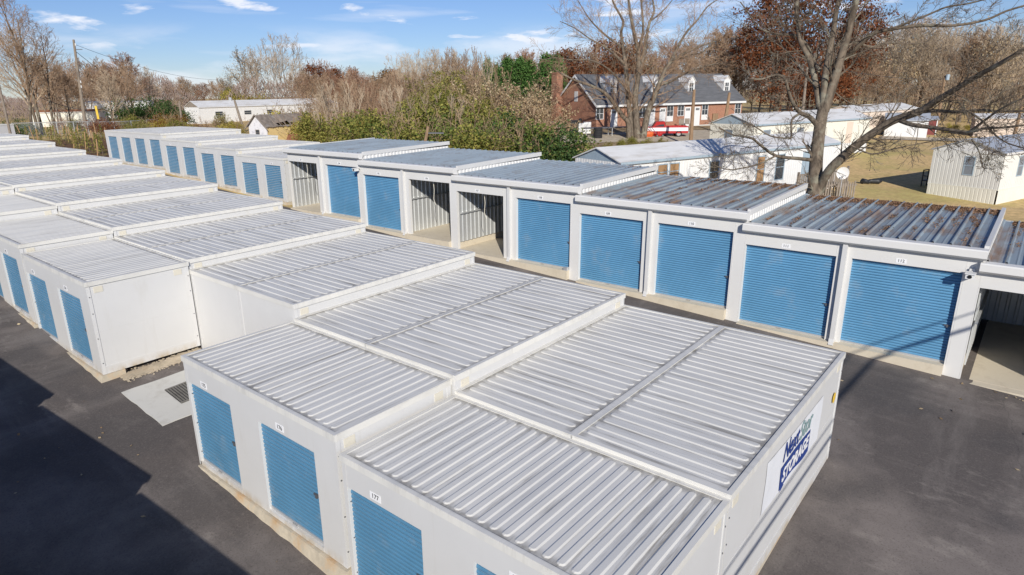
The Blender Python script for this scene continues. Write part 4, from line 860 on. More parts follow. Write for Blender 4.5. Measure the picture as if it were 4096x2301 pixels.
rg_tab = [[rg.uniform(-0.05, 0.05) for j in range(ny+1)] for i in range(nx+1)]
for side in (0, 1):
    for i in range(nx):
        for j in range(ny):
            if side == 0 and ((5 <= i <= 8 and j in (1, 2)) or (i in (9, 10) and j == 1)): continue
            b.quad(rz_(i, j, side), rz_(i+1, j, side), rz_(i+1, j+1, side), rz_(i, j+1, side))
b.obj('roof', 'shingleold', t)
b = MB()
for i in range(8): x = 0.1+i*0.85; b.tube([(x, -0.15, 2.2), (x, SWd/2, 3.68)], 0.05, 4); b.tube([(x, SWd+0.15, 2.2), (x, SWd/2, 3.68)], 0.05, 4)
b.obj('rafters', 'deck', t)
b = MB(); b.prism([(-0.34, -0.4, 2.0), (-0.34, SWd/2, 3.75), (-0.34, SWd/2, 3.9), (-0.34, -0.4, 2.15)], (0.06, 0, 0)); b.prism([(-0.34, SWd+0.4, 2.0), (-0.34, SWd+0.4, 2.15), (-0.34, SWd/2, 3.9), (-0.34, SWd/2, 3.75)], (0.06, 0, 0)); b.obj('bargeboard', 'deck', t)
p0 = pd(1215, 562, 60); t = thing('rusty_roof_sheet', 'rust-orange corrugated sheet in the bushes behind the far garage', 'metal sheet', p0, R(-40)); b = MB(); corr(b, (-1.5, -1, 0), (1, 0, 0), 4.2, (0, 2, 0.5), [(0, 0), (0.1, 0), (0.15, 0.04), (0.25, 0.04), (0.3, 0)], (0, 0, 1)); b.obj('sheet', 'rustm', t)
b = MB(); b.box(-1.45, -0.9, -2.2, -1.35, -0.8, 0); b.box(2.5, 0.8, -2.2, 2.6, 0.9, 0.4); b.obj('support', 'deck', t)
# chain link fence, mulch bank, saplings
sheet('mulch_bed', fr(2, 30, 1.15), fr(54.2, 92, 0.95), 0.02, 'mulch')
FB = [(60, 552), (140, 549), (207, 547), (280, 546), (350, 546), (420, 547), (490, 546), (575, 540), (640, 533)]
FP = [ground_hit(u, v) for u, v in FB]; rail = [P+Vector((0, 0, 1.9)) for P in FP]
t = thing('chain_link_fence', 'curving chain link fence above the planted mulch bank', 'fence', FP[3]); base = FP[3]
def fpt(s):
    i = min(int(s), len(FP)-2); return FP[i].lerp(FP[i+1], s-i)-base
pts = []; acc = 0; N_ = 400; prev = fpt(0); cum = [(0, 0.0)]
for i in range(1, N_+1):
    q = fpt((len(FP)-1)*i/N_); acc += (q-prev).length; cum.append((i, acc)); prev = q
b = MB(); b.tube([fpt(s*0.25)+Vector((0, 0, 1.9)) for s in range((len(FP)-1)*4+1)], 0.045, 6); b.obj('top_rail', 'fencem', t)
nextd = 0.0
for i, d_ in cum:
    if d_ >= nextd:
        q = fpt((len(FP)-1)*i/N_); b = MB(); b.tube([q+Vector((0, 0, -0.2)), q+Vector((0, 0, 1.95))], 0.055, 6, cap=True); b.obj('post', 'fencem', t); nextd += 2.6
b = MB(); st = 0.12; k = int(acc/st)
def fd(d_):
    f = max(0, min(1, d_/acc)); return fpt((len(FP)-1)*f)
for i in range(k):
    for s in (1, -1):
        d0 = i*st; d1 = d0+s*1.5
        if d1 < 0 or d1 > acc: continue
        p, q = fd(d0), fd(d1); w = Vector((0, 0, 0.0055)); b.quad(p+Vector((0, 0, 0.05))-w, q+Vector((0, 0, 1.88))-w, q+Vector((0, 0, 1.88))+w, p+Vector((0, 0, 0.05))+w)
b.obj('wire_mesh', 'fencem', t)
rg = random.Random(77)
def sapling_mesh(seed):
    rg = random.Random(seed); b = MB()
    for i in range(190):
        f = rg.random(); z = 0.15+1.35*f; r = 0.42*(1-f)**0.7*rg.uniform(0.4, 1); a = rg.uniform(0, 6.283); b.leaf((math.cos(a)*r, math.sin(a)*r, z-0.1*r), rg.uniform(0.09, 0.2), rg, 0.35)
    return b.mesh('foliage', 'greenleaf')
SAP = [sapling_mesh(i) for i in range(3)]; b = MB(); b.tube([(0, 0, -0.1), (0.01, 0, 1.3)], [0.025, 0.01], 5); SSTEM = b.mesh('stem', 'bark'); b = MB(); b.tube([(0, 0, -0.1), (0.06, 0.03, 1.6)], 0.042, 5, cap=True); STAKE = b.mesh('timber_stake', 'stake')
sap = [(98, 553), (113, 562), (140, 556), (157, 568), (185, 548), (200, 560), (212, 556), (235, 580), (246, 586), (268, 545), (278, 575), (297, 574), (314, 548), (317, 590), (362, 616), (345, 590), (391, 596), (402, 585), (414, 625), (398, 612), (330, 560), (380, 560), (225, 562), (265, 566), (310, 606), (290, 552), (350, 575), (172, 580), (410, 560)]
sl_ = ['on the mulch bank below the chain link fence']
for i, (u, v) in enumerate(sap):
    P = ground_hit(u, v+4, 0.02)
    t = thing('evergreen_sapling', 'young evergreen sapling tied on the mulch bank below the chain link fence', 'sapling', P, rg.uniform(0, 6), 'saplings on the mulch bank'); s = rg.uniform(0.75, 1.25); t.scale = (s, s, s*rg.uniform(0.9, 1.2))
    mobj('foliage', SAP[i % 3], t); mobj('stem', SSTEM, t)
    q = P+Vector((rg.uniform(-.4, .4), rg.uniform(-.4, .4), 0)); st_ = mobj('timber_stake', STAKE, None, (q.x, q.y, ground(q.x, q.y)), (rg.gauss(0, .09), rg.gauss(0, .09), rg.uniform(0, 6)), (1, 1, rg.uniform(0.8, 1.3))); tag(st_, 'timber stake beside a young evergreen on the mulch bank', 'stake', 'stakes among the saplings')
p0 = pd(62, 497, 75)
t = thing('storage_container', 'white container end standing alone by the left end of the chain link fence', 'container', (p0.x-2.44, p0.y, p0.z-HC), R(12)); container_shell(t, 2.44, 5.8, []); mobj('roof', roof_mesh(0, 0, 2.44, 5.8, HC, 'x', 0.25), t)
# poles
def pole(label, bu, bv, tu, tv, D, r, m='pole', bits=None, name='utility_pole'):
    p0, p1 = pd(bu, bv, D), pd(tu, tv, D); g = ground(p0.x, p0.y); d = (p1-p0)
    p0 = p0+d*((g-0.3-p0.z)/d.z) if d.z > 0 else p0
    t = thing(name, label, 'pole', p0); b = MB(); b.tube([(0, 0, 0), (p1-p0)*0.5, p1-p0], [r*1.25, r*1.05, r*0.8], 8, cap=True); b.obj('shaft', m, t)
    if bits:
        for (f, kind) in bits:
            q = (p1-p0)*f; c = MB()
            if kind == 'ins': c.tube([q+rt*0.2, q+rt*0.2+Vector((0, 0, 0.35))], [0.09, 0.06], 6, cap=True); c.obj('insulator', 'white', t)
            if kind == 'arm': c.tube([q-rt*0.1, q+rt*1.1], 0.05, 5, cap=True); c.obj('bracket', 'steel', t)
            if kind == 'lamp': c.tube([q, q+rt*-0.5+Vector((0, 0, 0.5)), q+rt*-1.3+Vector((0, 0, 0.55))], 0.06, 5, cap=True); c.obj('lamp_arm', 'white', t)
            if kind == 'tin': c.tube([q+rt*0.2-fw*0.2, q+rt*0.2-fw*0.2+Vector((0, 0, 0.7))], 0.22, 8, cap=True); c.obj('transformer', 'bluegrey', t)
    return p0, p1
_, uptop = pole('tall leaning utility pole behind the chain link fence', 338, 474, 294, 160, 95, 0.2, 'pole', [(0.94, 'ins'), (0.9, 'arm'), (0.55, 'ins'), (0.5, 'ins')])
pole('grey metal pole at the left edge by the roofs', 44, 546, -6, 330, 62, 0.11, 'pole')
pole('thin pale pole among the brown trees, right of the bare left trees', 228, 450, 214, 330, 120, 0.12)
pole('brown pole on the lawn right of the red pickup', 2763, 566, 2777, 360, 62, 0.17, 'polebrown')
pole('brown pole against the right half of the brick house', 2904, 463, 2918, 372, 74, 0.2, 'polebrown')
pole('pale pole with curved lamp arm behind the forked tree trunk', 3210, 450, 3229, 270, 82, 0.17, 'pole', [(0.3, 'lamp')])
_, rptop = pole('brown pole with white insulator among the far right trees', 3746, 515, 3781, 304, 84, 0.17, 'polebrown', [(0.96, 'ins'), (0.92, 'tin')])
pole('leaning brown pole by the pinkish trailer at the right edge', 4059, 535, 4088, 425, 70, 0.16, 'polebrown')
pole('broken grey post standing in bushes behind the far garages', 1700, 575, 1712, 507, 42, 0.12, 'polebrown', [(0.9, 'arm')], 'timber_post')
pole('leaning grey post in front of the long white building', 965, 490, 938, 402, 90, 0.17, 'pole', None, 'timber_post')
pole('short grey post left of the long white building', 723, 455, 717, 405, 100, 0.16, 'pole', None, 'timber_post')
def cable(lab, A, B, sag, r=0.03):
    b = MB(); b.tube([A.lerp(B, i/14)-Vector((0, 0, sag*4*(i/14)*(1-i/14))) for i in range(15)], r, 4); tag(b.obj('power_line', 'wire'), lab, 'power line')
cable('long thin line from the leaning pole to the right', uptop+Vector((0, 0, -0.6)), pd(880, 320, 140), 1.2, 0.025)
cable('double line from the leaning pole down to the white building', uptop+Vector((0, 0, -1.6)), pd(600, 380, 130), 1.0, 0.035)
cable('short dark cable from the leaning pole down to the left', uptop+(Vector((0, 0, -10))), pd(160, 390, 95), 0.3, 0.06)
cable('thin line crossing the right trees to the insulated pole', pd(3150, 222, 80), rptop+Vector((0, 0, -0.4)), 0.8, 0.03)
cable('thin line leaving the insulated pole to the right', rptop+Vector((0, 0, -0.4)), pd(4120, 356, 80), 0.6, 0.03)
b = MB(); P = pd(395, 478, 88); b.tube([pd(383, 425, 88), P], 0.16, 6, cap=True); tag(b.obj('guy_guard', 'yplastic'), 'yellow guy wire sleeve right of the leaning utility pole', 'guy guard')
# gravel and dirt round the house
def patch(name, quad, m, off):
    mb = MB(); n = 10; C4 = [ground_hit(*q) for q in quad]; idx = {}; rg = random.Random(len(name))
    for i in range(n+1):
        for j in range(n+1):
            a = C4[0].lerp(C4[1], i/n).lerp(C4[3].lerp(C4[2], i/n), j/n); a.x += rg.uniform(-.25, .25); a.y += rg.uniform(-.25, .25); idx[i, j] = len(mb.v); mb.v.append((a.x, a.y, ground(a.x, a.y)+off))
    for i in range(n):
        for j in range(n): mb.f.append((idx[i, j], idx[i+1, j], idx[i+1, j+1], idx[i, j+1])); mb.m.append(0)
    o = mb.obj(name, m, smooth=True); o['kind'] = 'structure'
patch('leaf_strewn_yard', [(2250, 600), (2960, 560), (3060, 470), (2180, 500)], 'dirt', 0.03)
patch('gravel_drive', [(2230, 575), (2900, 568), (2980, 520), (2230, 548)], 'gravel', 0.06)
patch('far_track', [(3520, 560), (4090, 575), (4090, 562), (3520, 548)], 'gravel', 0.05)

# ------------------------------------------------------------------ trees and bushes
def vrand(rg): 
    v = Vector((rg.gauss(0, 1), rg.gauss(0, 1), rg.gauss(0, 1))); return v.normalized()
def sprout(mb, p, d, L, r, lev, rg, P):
    """a branch with side branches; P = dict(n, ratio, ang, up, wob, rmin)"""
    seg = 5 if lev >= 3 else (4 if lev == 2 else 3); pts = [p]; rads = [r]; q = p.copy(); dd = d.normalized(); e = 0.35 if lev else 0.5
    for i in range(seg):
        dd = (dd+vrand(rg)*P['wob']+Vector((0, 0, P['up']*(0.5+0.5*lev/3)))).normalized(); q = q+dd*(L/seg); pts.append(q.copy()); rads.append(max(P['rmin'], r*(1-(1-e)*(i+1)/seg)))
    mb.tube(pts, rads, 5 if lev >= 3 else (4 if lev == 2 else 3))
    if lev <= 0: return
    nn = P['n'][lev]
    for k in range(nn):
        f = 0.22+0.78*(k+rg.random()*0.8)/nn; i = min(int(f*seg), seg-1); b0 = pts[i].lerp(pts[i+1], min(1, f*seg-i)); ax = (pts[i+1]-pts[i]).normalized()
        pr_ = vrand(rg); pr_ = (pr_-ax*pr_.dot(ax)).normalized(); a = R(rg.uniform(*P['ang'])); nd_ = ax*math.cos(a)+pr_*math.sin(a)
        sprout(mb, b0, nd_, L*rg.uniform(*P['ratio'])*(1.1-0.4*f), max(P['rmin'], rads[i]*0.5), lev-1, rg, P)
def bare_tree(seed, H, r, n=(0, 3, 4, 6), limbs=16, spread=0.45, start=0.28, up=0.1, stems=1, rmin=0.014, crown=0.42, wob=0.16):
    rg = random.Random(seed); T, K = MB(), MB(); P = dict(n=n, ratio=(0.42, 0.66), ang=(22, 58), up=up, wob=wob, rmin=rmin)
    for s in range(stems):
        a0 = 6.283*s/stems+rg.random(); lean = Vector((math.cos(a0), math.sin(a0), 0))*(spread*0.9 if stems > 1 else 0.06)
        pts = [Vector((0, 0, -0.4))+lean*0.3*(stems > 1)]; d = (Vector((0, 0, 1))+lean*0.5).normalized(); hh_ = H*rg.uniform(0.86, 1)
        for i in range(9):
            d = (d+vrand(rg)*0.07+Vector((0, 0, 0.05))).normalized(); pts.append(pts[-1]+d*(hh_/9))
        rr_ = r/(stems**0.5); rads = [rr_*(1.25 if i == 0 else 1-0.9*i/9)+0.015 for i in range(10)]
        T.tube(pts, rads, 8)
        m = limbs//stems
        for k in range(m):
            f = start+(0.97-start)*(k+rg.random())/m; i = min(int(f*9), 8); b0 = pts[i].lerp(pts[i+1], f*9-i); a = a0+rg.gauss(0, 1.1) if stems > 1 else k*2.4+rg.gauss(0, .4)
            el = R(rg.uniform(18, 55)+22*f); nd_ = Vector((math.cos(a)*math.cos(el), math.sin(a)*math.cos(el), math.sin(el)))
            sprout(K, b0, nd_, H*crown*(1.15-0.75*f)*rg.uniform(0.8, 1.2)+0.6, max(rmin*1.5, rads[i]*0.5), 3, rg, P)
    return T, K
def clumps(b, c, rad, nc, nl, sz, rg, asp=0.6, shell=0.55, csz=0.22, low=-0.5):
    c = Vector(c)
    for i in range(nc):
        v = vrand(rg)
        if v.z < low: v.z = abs(v.z)
        k = shell+(1-shell)*rg.random()**0.7; k *= rg.uniform(0.75, 1.12); q = c+Vector((v.x*rad[0], v.y*rad[1], v.z*rad[2]))*k; s = csz*rad[0]*rg.uniform(0.6, 1.3)
        for j in range(nl): b.leaf(q+Vector((rg.gauss(0, s), rg.gauss(0, s), rg.gauss(0, s*0.75))), sz*rg.uniform(0.6, 1.35), rg, asp)
PROTO = {}
def proto_tree(key, bark='twigbrown', **kw):
    T, K = bare_tree(**kw); PROTO[key] = (T.mesh('trunk', 'bark'), K.mesh('branches', bark), kw['H'])
proto_tree('b1', seed=11, H=12, r=0.2, rmin=0.02); proto_tree('b2', seed=12, H=12, r=0.24, limbs=20, spread=.5, rmin=0.02, up=0.14)
proto_tree('b3', seed=13, H=12, r=0.2, limbs=18, stems=3, rmin=0.019, up=0.16); proto_tree('r1', bark='twigred', seed=14, H=12, r=0.2, limbs=20, n=(0, 4, 4, 6), rmin=0.022)
proto_tree('p1', bark='twig', seed=15, H=12, r=0.16, limbs=18, stems=4, spread=0.6, rmin=0.015, up=0.2); proto_tree('p2', bark='twig', seed=16, H=12, r=0.22, limbs=18, rmin=0.017, up=0.12)
proto_tree('l1', bark='twigbrown', seed=21, H=18, r=0.24, limbs=20, start=0.25, rmin=0.013, crown=0.3, n=(0, 3, 4, 5)); proto_tree('l2', bark='twigbrown', seed=22, H=18, r=0.22, limbs=18, start=0.3, rmin=0.013, crown=0.26, n=(0, 3, 4, 5))
def slender(seed, H, m):
    rg = random.Random(seed); T, K = MB(), MB(); P = dict(n=(0, 3, 4), ratio=(0.4, 0.6), ang=(15, 40), up=0.2, wob=0.12, rmin=0.011)
    for s in range(3):
        pts = [Vector((rg.gauss(0, .15), rg.gauss(0, .15), -0.3))]; d = Vector((rg.gauss(0, .16), rg.gauss(0, .16), 1)).normalized()
        for i in range(8): d = (d+vrand(rg)*0.09+Vector((0, 0, .04))).normalized(); pts.append(pts[-1]+d*H*rg.uniform(.85, 1)/8)
        T.tube(pts, [0.07-0.007*i for i in range(9)], 5)
        for k in range(8): f = 0.35+0.62*rg.random(); i = min(int(f*8), 7); a = rg.uniform(0, 6.28); sprout(K, pts[i].lerp(pts[i+1], f*8-i), Vector((math.cos(a)*.6, math.sin(a)*.6, 1)), H*0.3*(1.2-f), 0.025, 2, rg, P)
    return T.mesh('trunk', m), K.mesh('branches', m), H
PROTO['s1'] = slender(31, 8, 'twig'); PROTO['s2'] = slender(32, 8, 'twig'); PROTO['s3'] = slender(33, 8, 'twigbrown')
def shrub(seed, H, wd, stems, m, leaf=None, nl=0, sz=0.12):
    rg = random.Random(seed); K, F = MB(), MB(); P = dict(n=(0, 4, 5, 6), ratio=(0.4, 0.68), ang=(25, 65), up=0.05, wob=0.24, rmin=0.013)
    for s in range(stems):
        a = rg.uniform(0, 6.28); r_ = wd*rg.random()**0.6*0.5; p = Vector((math.cos(a)*r_, math.sin(a)*r_, -0.2)); d = Vector((math.cos(a)*rg.uniform(0, .8), math.sin(a)*rg.uniform(0, .8), 1)); sprout(K, p, d, H*rg.uniform(0.5, 0.95), 0.05, 3, rg, P)
    if leaf:
        nv = len(K.v)
        for i in range(nl):
            q = Vector(K.v[rg.randrange(nv)]); F.leaf(q+vrand(rg)*rg.random()*0.3, sz*rg.uniform(.6, 1.4), rg, 0.5)
        return K.mesh('stems', m), F.mesh('foliage', leaf), H
    return K.mesh('stems', m), None, H
PROTO['tw1'] = shrub(41, 6, 2.6, 11, 'twigbrown', 'tan', 700, 0.15); PROTO['tw2'] = shrub(42, 6, 2.8, 9, 'twigbrown', 'greenleaf', 9500, 0.2); PROTO['tw3'] = shrub(43, 6, 2.6, 11, 'twigred', 'rust', 500, 0.14); PROTO['tan'] = shrub(44, 6, 2.8, 10, 'twigbrown', 'tan', 5200, 0.22)
def bush(seed, leaf, H=4, rad=2.3, nc=170, nl=32, sz=0.17, stem='twigbrown'):
    rg = random.Random(seed); F, K = MB(), MB(); P = dict(n=(0, 3, 4), ratio=(0.4, 0.6), ang=(20, 50), up=0.1, wob=0.15, rmin=0.012)
    for i in range(5):
        cx, cy = rg.gauss(0, rad*0.4), rg.gauss(0, rad*0.4); h = H*rg.uniform(0.55, 1); clumps(F, (cx, cy, h*0.5), (rad*rg.uniform(.5, .75), rad*rg.uniform(.5, .75), h*0.5), nc//5, nl, sz, rg)
    for s in range(5): a = rg.uniform(0, 6.28); sprout(K, Vector((rg.gauss(0, rad*.3), rg.gauss(0, rad*.3), 0)), Vector((math.cos(a)*.5, math.sin(a)*.5, 1)), H*rg.uniform(.6, 1.0), 0.03, 2, rg, P)
    return K.mesh('stems', stem), F.mesh('foliage', leaf), H
PROTO['g1'] = bush(51, 'greenleaf'); PROTO['g2'] = bush(52, 'greenleaf', nc=140); PROTO['y1'] = bush(53, 'yellowleaf', nc=95); PROTO['d1'] = bush(54, 'darkleaf', nc=150); PROTO['m1'] = bush(57, 'midleaf', nc=150); PROTO['t1'] = bush(58, 'greenleaf', 8, 2.6, 260, 42, 0.2); PROTO['o1'] = bush(55, 'orange', nc=80); PROTO['rb'] = bush(56, 'rust', nc=70, nl=22)
def cypress(seed):
    rg = random.Random(seed); F, T = MB(), MB()
    for i in range(300):
        f = rg.random()**0.8; z = 0.4+8.6*f; r = 2.3*(1-f)**0.62*rg.uniform(0.55, 1.08)+0.1; a = rg.uniform(0, 6.28)
        for j in range(20): F.leaf((math.cos(a)*r+rg.gauss(0, .22), math.sin(a)*r+rg.gauss(0, .22), z+rg.gauss(0, .28)), rg.uniform(.2, .42), rg, 0.45)
    T.tube([(0, 0, -.3), (0, 0, 8)], [0.25, 0.03], 6); return T.mesh('trunk', 'bark'), F.mesh('crown', 'pine'), 9
PROTO['c1'] = cypress(61); PROTO['c2'] = cypress(62)
def leafy(seed, leaf, H=11, rad=4.2, nc=150, nl=34, sz=0.3):
    rg = random.Random(seed); T, K = bare_tree(seed, H*0.92, 0.26, n=(0, 2, 3, 5), limbs=12, rmin=0.02); F = MB()
    for i in range(7):
        v = vrand(rg); clumps(F, (v.x*rad*.5, v.y*rad*.5, H*.6+v.z*H*.2), (rad*.6, rad*.6, H*.26), nc//7, nl, sz, rg, shell=0.3)
    T.v, T.f, T.m = T.v, T.f, T.m; n0 = len(T.v); T.v += K.v; T.f += [tuple(i+n0 for i in f) for f in K.f]; T.m += K.m
    return T.mesh('trunk', 'bark'), F.mesh('crown', leaf), H
PROTO['lr'] = leafy(71, 'rust'); PROTO['lo'] = leafy(72, 'orange', 9, 3.8, 170, 40); PROTO['lt'] = leafy(73, 'tan', 11, 4, 90, 20, 0.2)
def plant(key, P, H, rz, label, cat, group=None, name=None, wide=1.0):
    a, f, h0 = PROTO[key]; s = H/h0; t = thing(name or ('bare_tree' if cat == 'tree' else 'bush'), label, cat, P, rz, group); t.scale = (s*wide, s*wide, s)
    mobj(a.name.split('.')[0], a, t)
    if f: mobj(f.name.split('.')[0], f, t)
    return t
def plant_px(key, u, vtop, D, label, cat, group=None, rz=None, name=None, wide=1.0, seed=[0]):
    seed[0] += 1; top = pd(u, vtop, D); g = ground(top.x, top.y); return plant(key, (top.x, top.y, g-0.1), max(0.8, top.z-g), seed[0]*1.7 if rz is None else rz, label, cat, group, name, wide)
# hedge of bushes behind the garages
hedge = [(1110, 425, 78, 'y1'), (1150, 415, 74, 'y1'), (1195, 405, 70, 'y1'), (1235, 420, 66, 'y1'), (1265, 450, 58, 'g1'), (1300, 440, 60, 'y1'), (1335, 440, 60, 'y1'), (1375, 440, 56, 'g2'), (1410, 430, 58, 'y1'), (1450, 440, 52, 'g1'), (1490, 435, 55, 'm1'), (1520, 450, 50, 'g2'), (1560, 430, 52, 'm1'), (1600, 420, 56, 'g1'), (1640, 415, 50, 'g2'), (1665, 350, 60, 't1'), (1710, 400, 53, 'g2'), (1735, 320, 62, 't1'), (1775, 390, 52, 'g1'), (1800, 480, 45, 'y1'), (1815, 330, 60, 't1'), (1855, 420, 50, 'm1'), (1885, 360, 58, 't1'), (1930, 480, 44, 'g2'), (1985, 470, 47, 'y1'), (2040, 480, 45, 'm1'), (2080, 450, 47, 'm1'), (2125, 455, 46, 'd1'), (2150, 470, 46, 'm1'), (2180, 505, 45, 'd1'), (1700, 470, 46, 'm1'), (1610, 490, 46, 'g1'), (1690, 330, 64, 't1'), (1775, 300, 66, 't1'), (1845, 320, 64, 't1'), (1905, 370, 61, 't1'), (1630, 370, 64, 't1'), (1760, 360, 57, 't1'), (1860, 380, 56, 't1'), (1945, 420, 54, 'g2')]
hl = {'m1': 'full mid-green leafy bush in the hedge behind the garages', 't1': 'tall olive shrub with many small leaves above the hedge', 'y1': 'yellow-green bush in the hedge behind the garages', 'g1': 'olive green bush in the hedge behind the garages', 'g2': 'dense olive green bush with brown stems behind the garages', 'd1': 'dark green leafy bush behind the open-bay garages'}
for u, v, D, k in hedge: plant_px(k, u, v-8, D-2, hl[k], 'bush', 'bushes behind the garages', wide=1.15)
twl = {'tw1': 'tall brown twiggy shrub rising above the hedge', 'tw2': 'tall twiggy shrub with sparse green leaves above the hedge', 'tw3': 'reddish brown twiggy shrub above the hedge', 'tan': 'shrub hung with pale tan dry leaves left of the brick house'}
rg = random.Random(5)
tws = [(1260, 380, 'tw1'), (1330, 350, 'tw1'), (1390, 330, 'b1'), (1440, 320, 'r1'), (1500, 330, 'tw3'), (1560, 320, 'b2'), (1610, 310, 'b3'), (1660, 300, 'tw1'), (1710, 290, 'b1'), (1750, 300, 'tw2'), (1800, 290, 'p2'), (1850, 300, 'tw2'), (1890, 320, 'b1'), (1935, 330, 'tan'), (1980, 345, 'tan'), (2030, 360, 'tan'), (2070, 350, 'tan'), (2110, 375, 'tan'), (2155, 400, 'tan'), (2190, 380, 'tw3'), (2225, 410, 'tw3'), (2075, 430, 'tan'), (1480, 390, 'tw1'), (1360, 400, 'tw1'), (1300, 410, 'b1')]
twl.update({'b1': 'small brown bare tree standing in the hedge', 'b2': 'small spreading bare tree standing in the hedge', 'b3': 'small many-stemmed bare tree standing in the hedge', 'r1': 'small reddish bare tree standing in the hedge', 'p2': 'small pale bare tree standing in the hedge'})
for u, v, k in tws: plant_px(k, u, v, rg.uniform(57, 64) if k == 'tan' else rg.uniform(68, 86), twl[k], 'shrub' if k[0] == 't' else 'tree', 'twiggy shrubs above the hedge' if k[0] == 't' else 'small bare trees in the hedge', name='shrub' if k[0] == 't' else 'bare_tree')
for u, v, D, k in ((1300, 300, 58, 's1'), (1345, 270, 60, 's2'), (1440, 250, 57, 's3'), (1380, 290, 54, 's1'), (1610, 290, 52, 's2'), (1690, 330, 50, 's1'), (1780, 330, 49, 's2'), (1470, 260, 70, 's3'), (1560, 310, 60, 's1'), (1270, 330, 55, 's2')):
    plant_px(k, u, v, D, 'slender bare sapling tree standing out of the hedge behind the garages', 'tree', 'slender bare trees in the hedge')
for u, v, D, k in ((1905, 150, 62, 's3'), (1960, 165, 62, 's1'), (1985, 210, 60, 's3'), (1880, 220, 64, 's2')): plant_px(k, u, v, D, 'tall thin bare tree rising against the sky left of the evergreens', 'tree', 'tall thin trees left of the evergreens', wide=0.7)
for u, v, D, k in ((2030, 240, 96, 'c1'), (2080, 235, 95, 'c2'), (2120, 250, 97, 'c1'), (2185, 220, 92, 'c2'), (2225, 228, 95, 'c1')): plant_px(k, u, v, D, 'bright green conifer left of the brick chimney', 'tree', 'green conifers left of the brick house', name='conifer', wide=1.15)
for u, v, D, k in ((1950, 245, 98, 'c1'), (1985, 265, 100, 'c2')): plant_px('c1', u, v, D, 'darker narrow conifer left of the green conifer clump', 'tree', 'dark narrow conifers', name='conifer', wide=0.8)
# undergrowth on the left
lf_ = [(90, 470, 90, 'd1'), (30, 480, 80, 'd1'), (365, 470, 84, 'rb'), (405, 455, 90, 'rb'), (450, 470, 84, 'rb'), (500, 455, 88, 'g1'), (545, 470, 80, 'g2'), (600, 450, 86, 'y1'), (640, 440, 90, 'o1'), (670, 460, 84, 'o1'), (700, 470, 82, 'g1'), (740, 480, 80, 'y1'), (780, 480, 84, 'rb'), (830, 470, 84, 'tw1'), (880, 455, 88, 'tw2'), (925, 460, 84, 'y1'), (940, 470, 70, 'y1'), (560, 490, 74, 'g2'), (620, 490, 74, 'y1'), (520, 392, 104, 'd1'), (560, 385, 106, 'd1'), (610, 400, 104, 'd1'), (660, 395, 106, 'd1'), (690, 405, 104, 'd1'), (250, 460, 110, 'tw1'), (300, 470, 104, 'g2'), (215, 470, 108, 'tw3'), (1170, 425, 76, 'y1'), (1230, 405, 74, 'y1'), (1110, 440, 90, 'y1')]
ll_ = {'d1': 'dark green ivy-covered mound beyond the chain link fence', 'rb': 'russet bush beyond the chain link fence', 'g1': 'green bush beyond the far containers', 'g2': 'leafy olive bush beyond the far containers', 'y1': 'yellow-green bush near the ruined shed', 'o1': 'orange bush beyond the far containers', 'tw1': 'brown twiggy shrub near the long white building', 'tw2': 'twiggy shrub with sparse leaves near the long white building', 'tw3': 'reddish twiggy shrub beyond the chain link fence'}
for u, v, D, k in lf_: plant_px(k, u, v, D, ll_[k], 'bush' if not k.startswith('tw') else 'shrub', 'undergrowth beyond the far containers', wide=1.25 if not k.startswith('tw') else 1.0)
# individual bare trees on the left
for u, v, D, k, lab in ((50, -40, 88, 'l1', 'tallest bare tree at the left edge of the picture'), (8, -10, 86, 'l2', 'bare tree cut by the left edge'), (125, 60, 90, 'l2', 'bare tree right of the tallest one at the left edge'), (70, 150, 100, 'p2', 'smaller bare tree behind the tallest one at the left edge')):
    plant_px(k, u, v, D, lab, 'tree')
for u, v, D, k, lab in ((415, 300, 92, 'p2', 'pale leaning bare tree just right of the leaning utility pole'), (575, 285, 150, 'p2', 'lone bare tree on the skyline right of the leaning pole'), (955, 195, 190, 'lt', 'pale bare tree with yellow base above the long white building'), (1010, 230, 185, 'p2', 'pale bushy bare tree beside the yellow-based one'), (1130, 165, 190, 'p1', 'tall vase-shaped bare tree above the ruined shed'), (1070, 220, 186, 'p1', 'shorter vase-shaped bare tree left of the tall one above the shed'), (1190, 250, 178, 'p2', 'pale bare tree right of the tall vase-shaped one'), (905, 300, 190, 'lt', 'tan-leaved tree at the right end of the skyline gap')):
    plant_px(k, u, v, D, lab, 'tree')
for u, v, D, k in ((960, 330, 180, 'y1'), (1000, 345, 178, 'y1'), (930, 350, 182, 'g1')): plant_px(k, u, v, D, 'yellow-green bush at the foot of the pale trees behind the long white building', 'bush', 'bushes behind the long white building')
for u, v, D, k, lab in ((1540, 275, 150, 'lo', 'round orange-brown tree on the skyline above the hedge'), (1345, 270, 165, 'lr', 'rust-brown round tree on the skyline left of the orange one'), (1260, 255, 150, 'lr', 'wide russet tree on the skyline right of the tall vase-shaped tree'), (1420, 285, 160, 'r1', 'reddish bare tree between the two round skyline trees')): plant_px(k, u, v, D, lab, 'tree', wide=1.15)
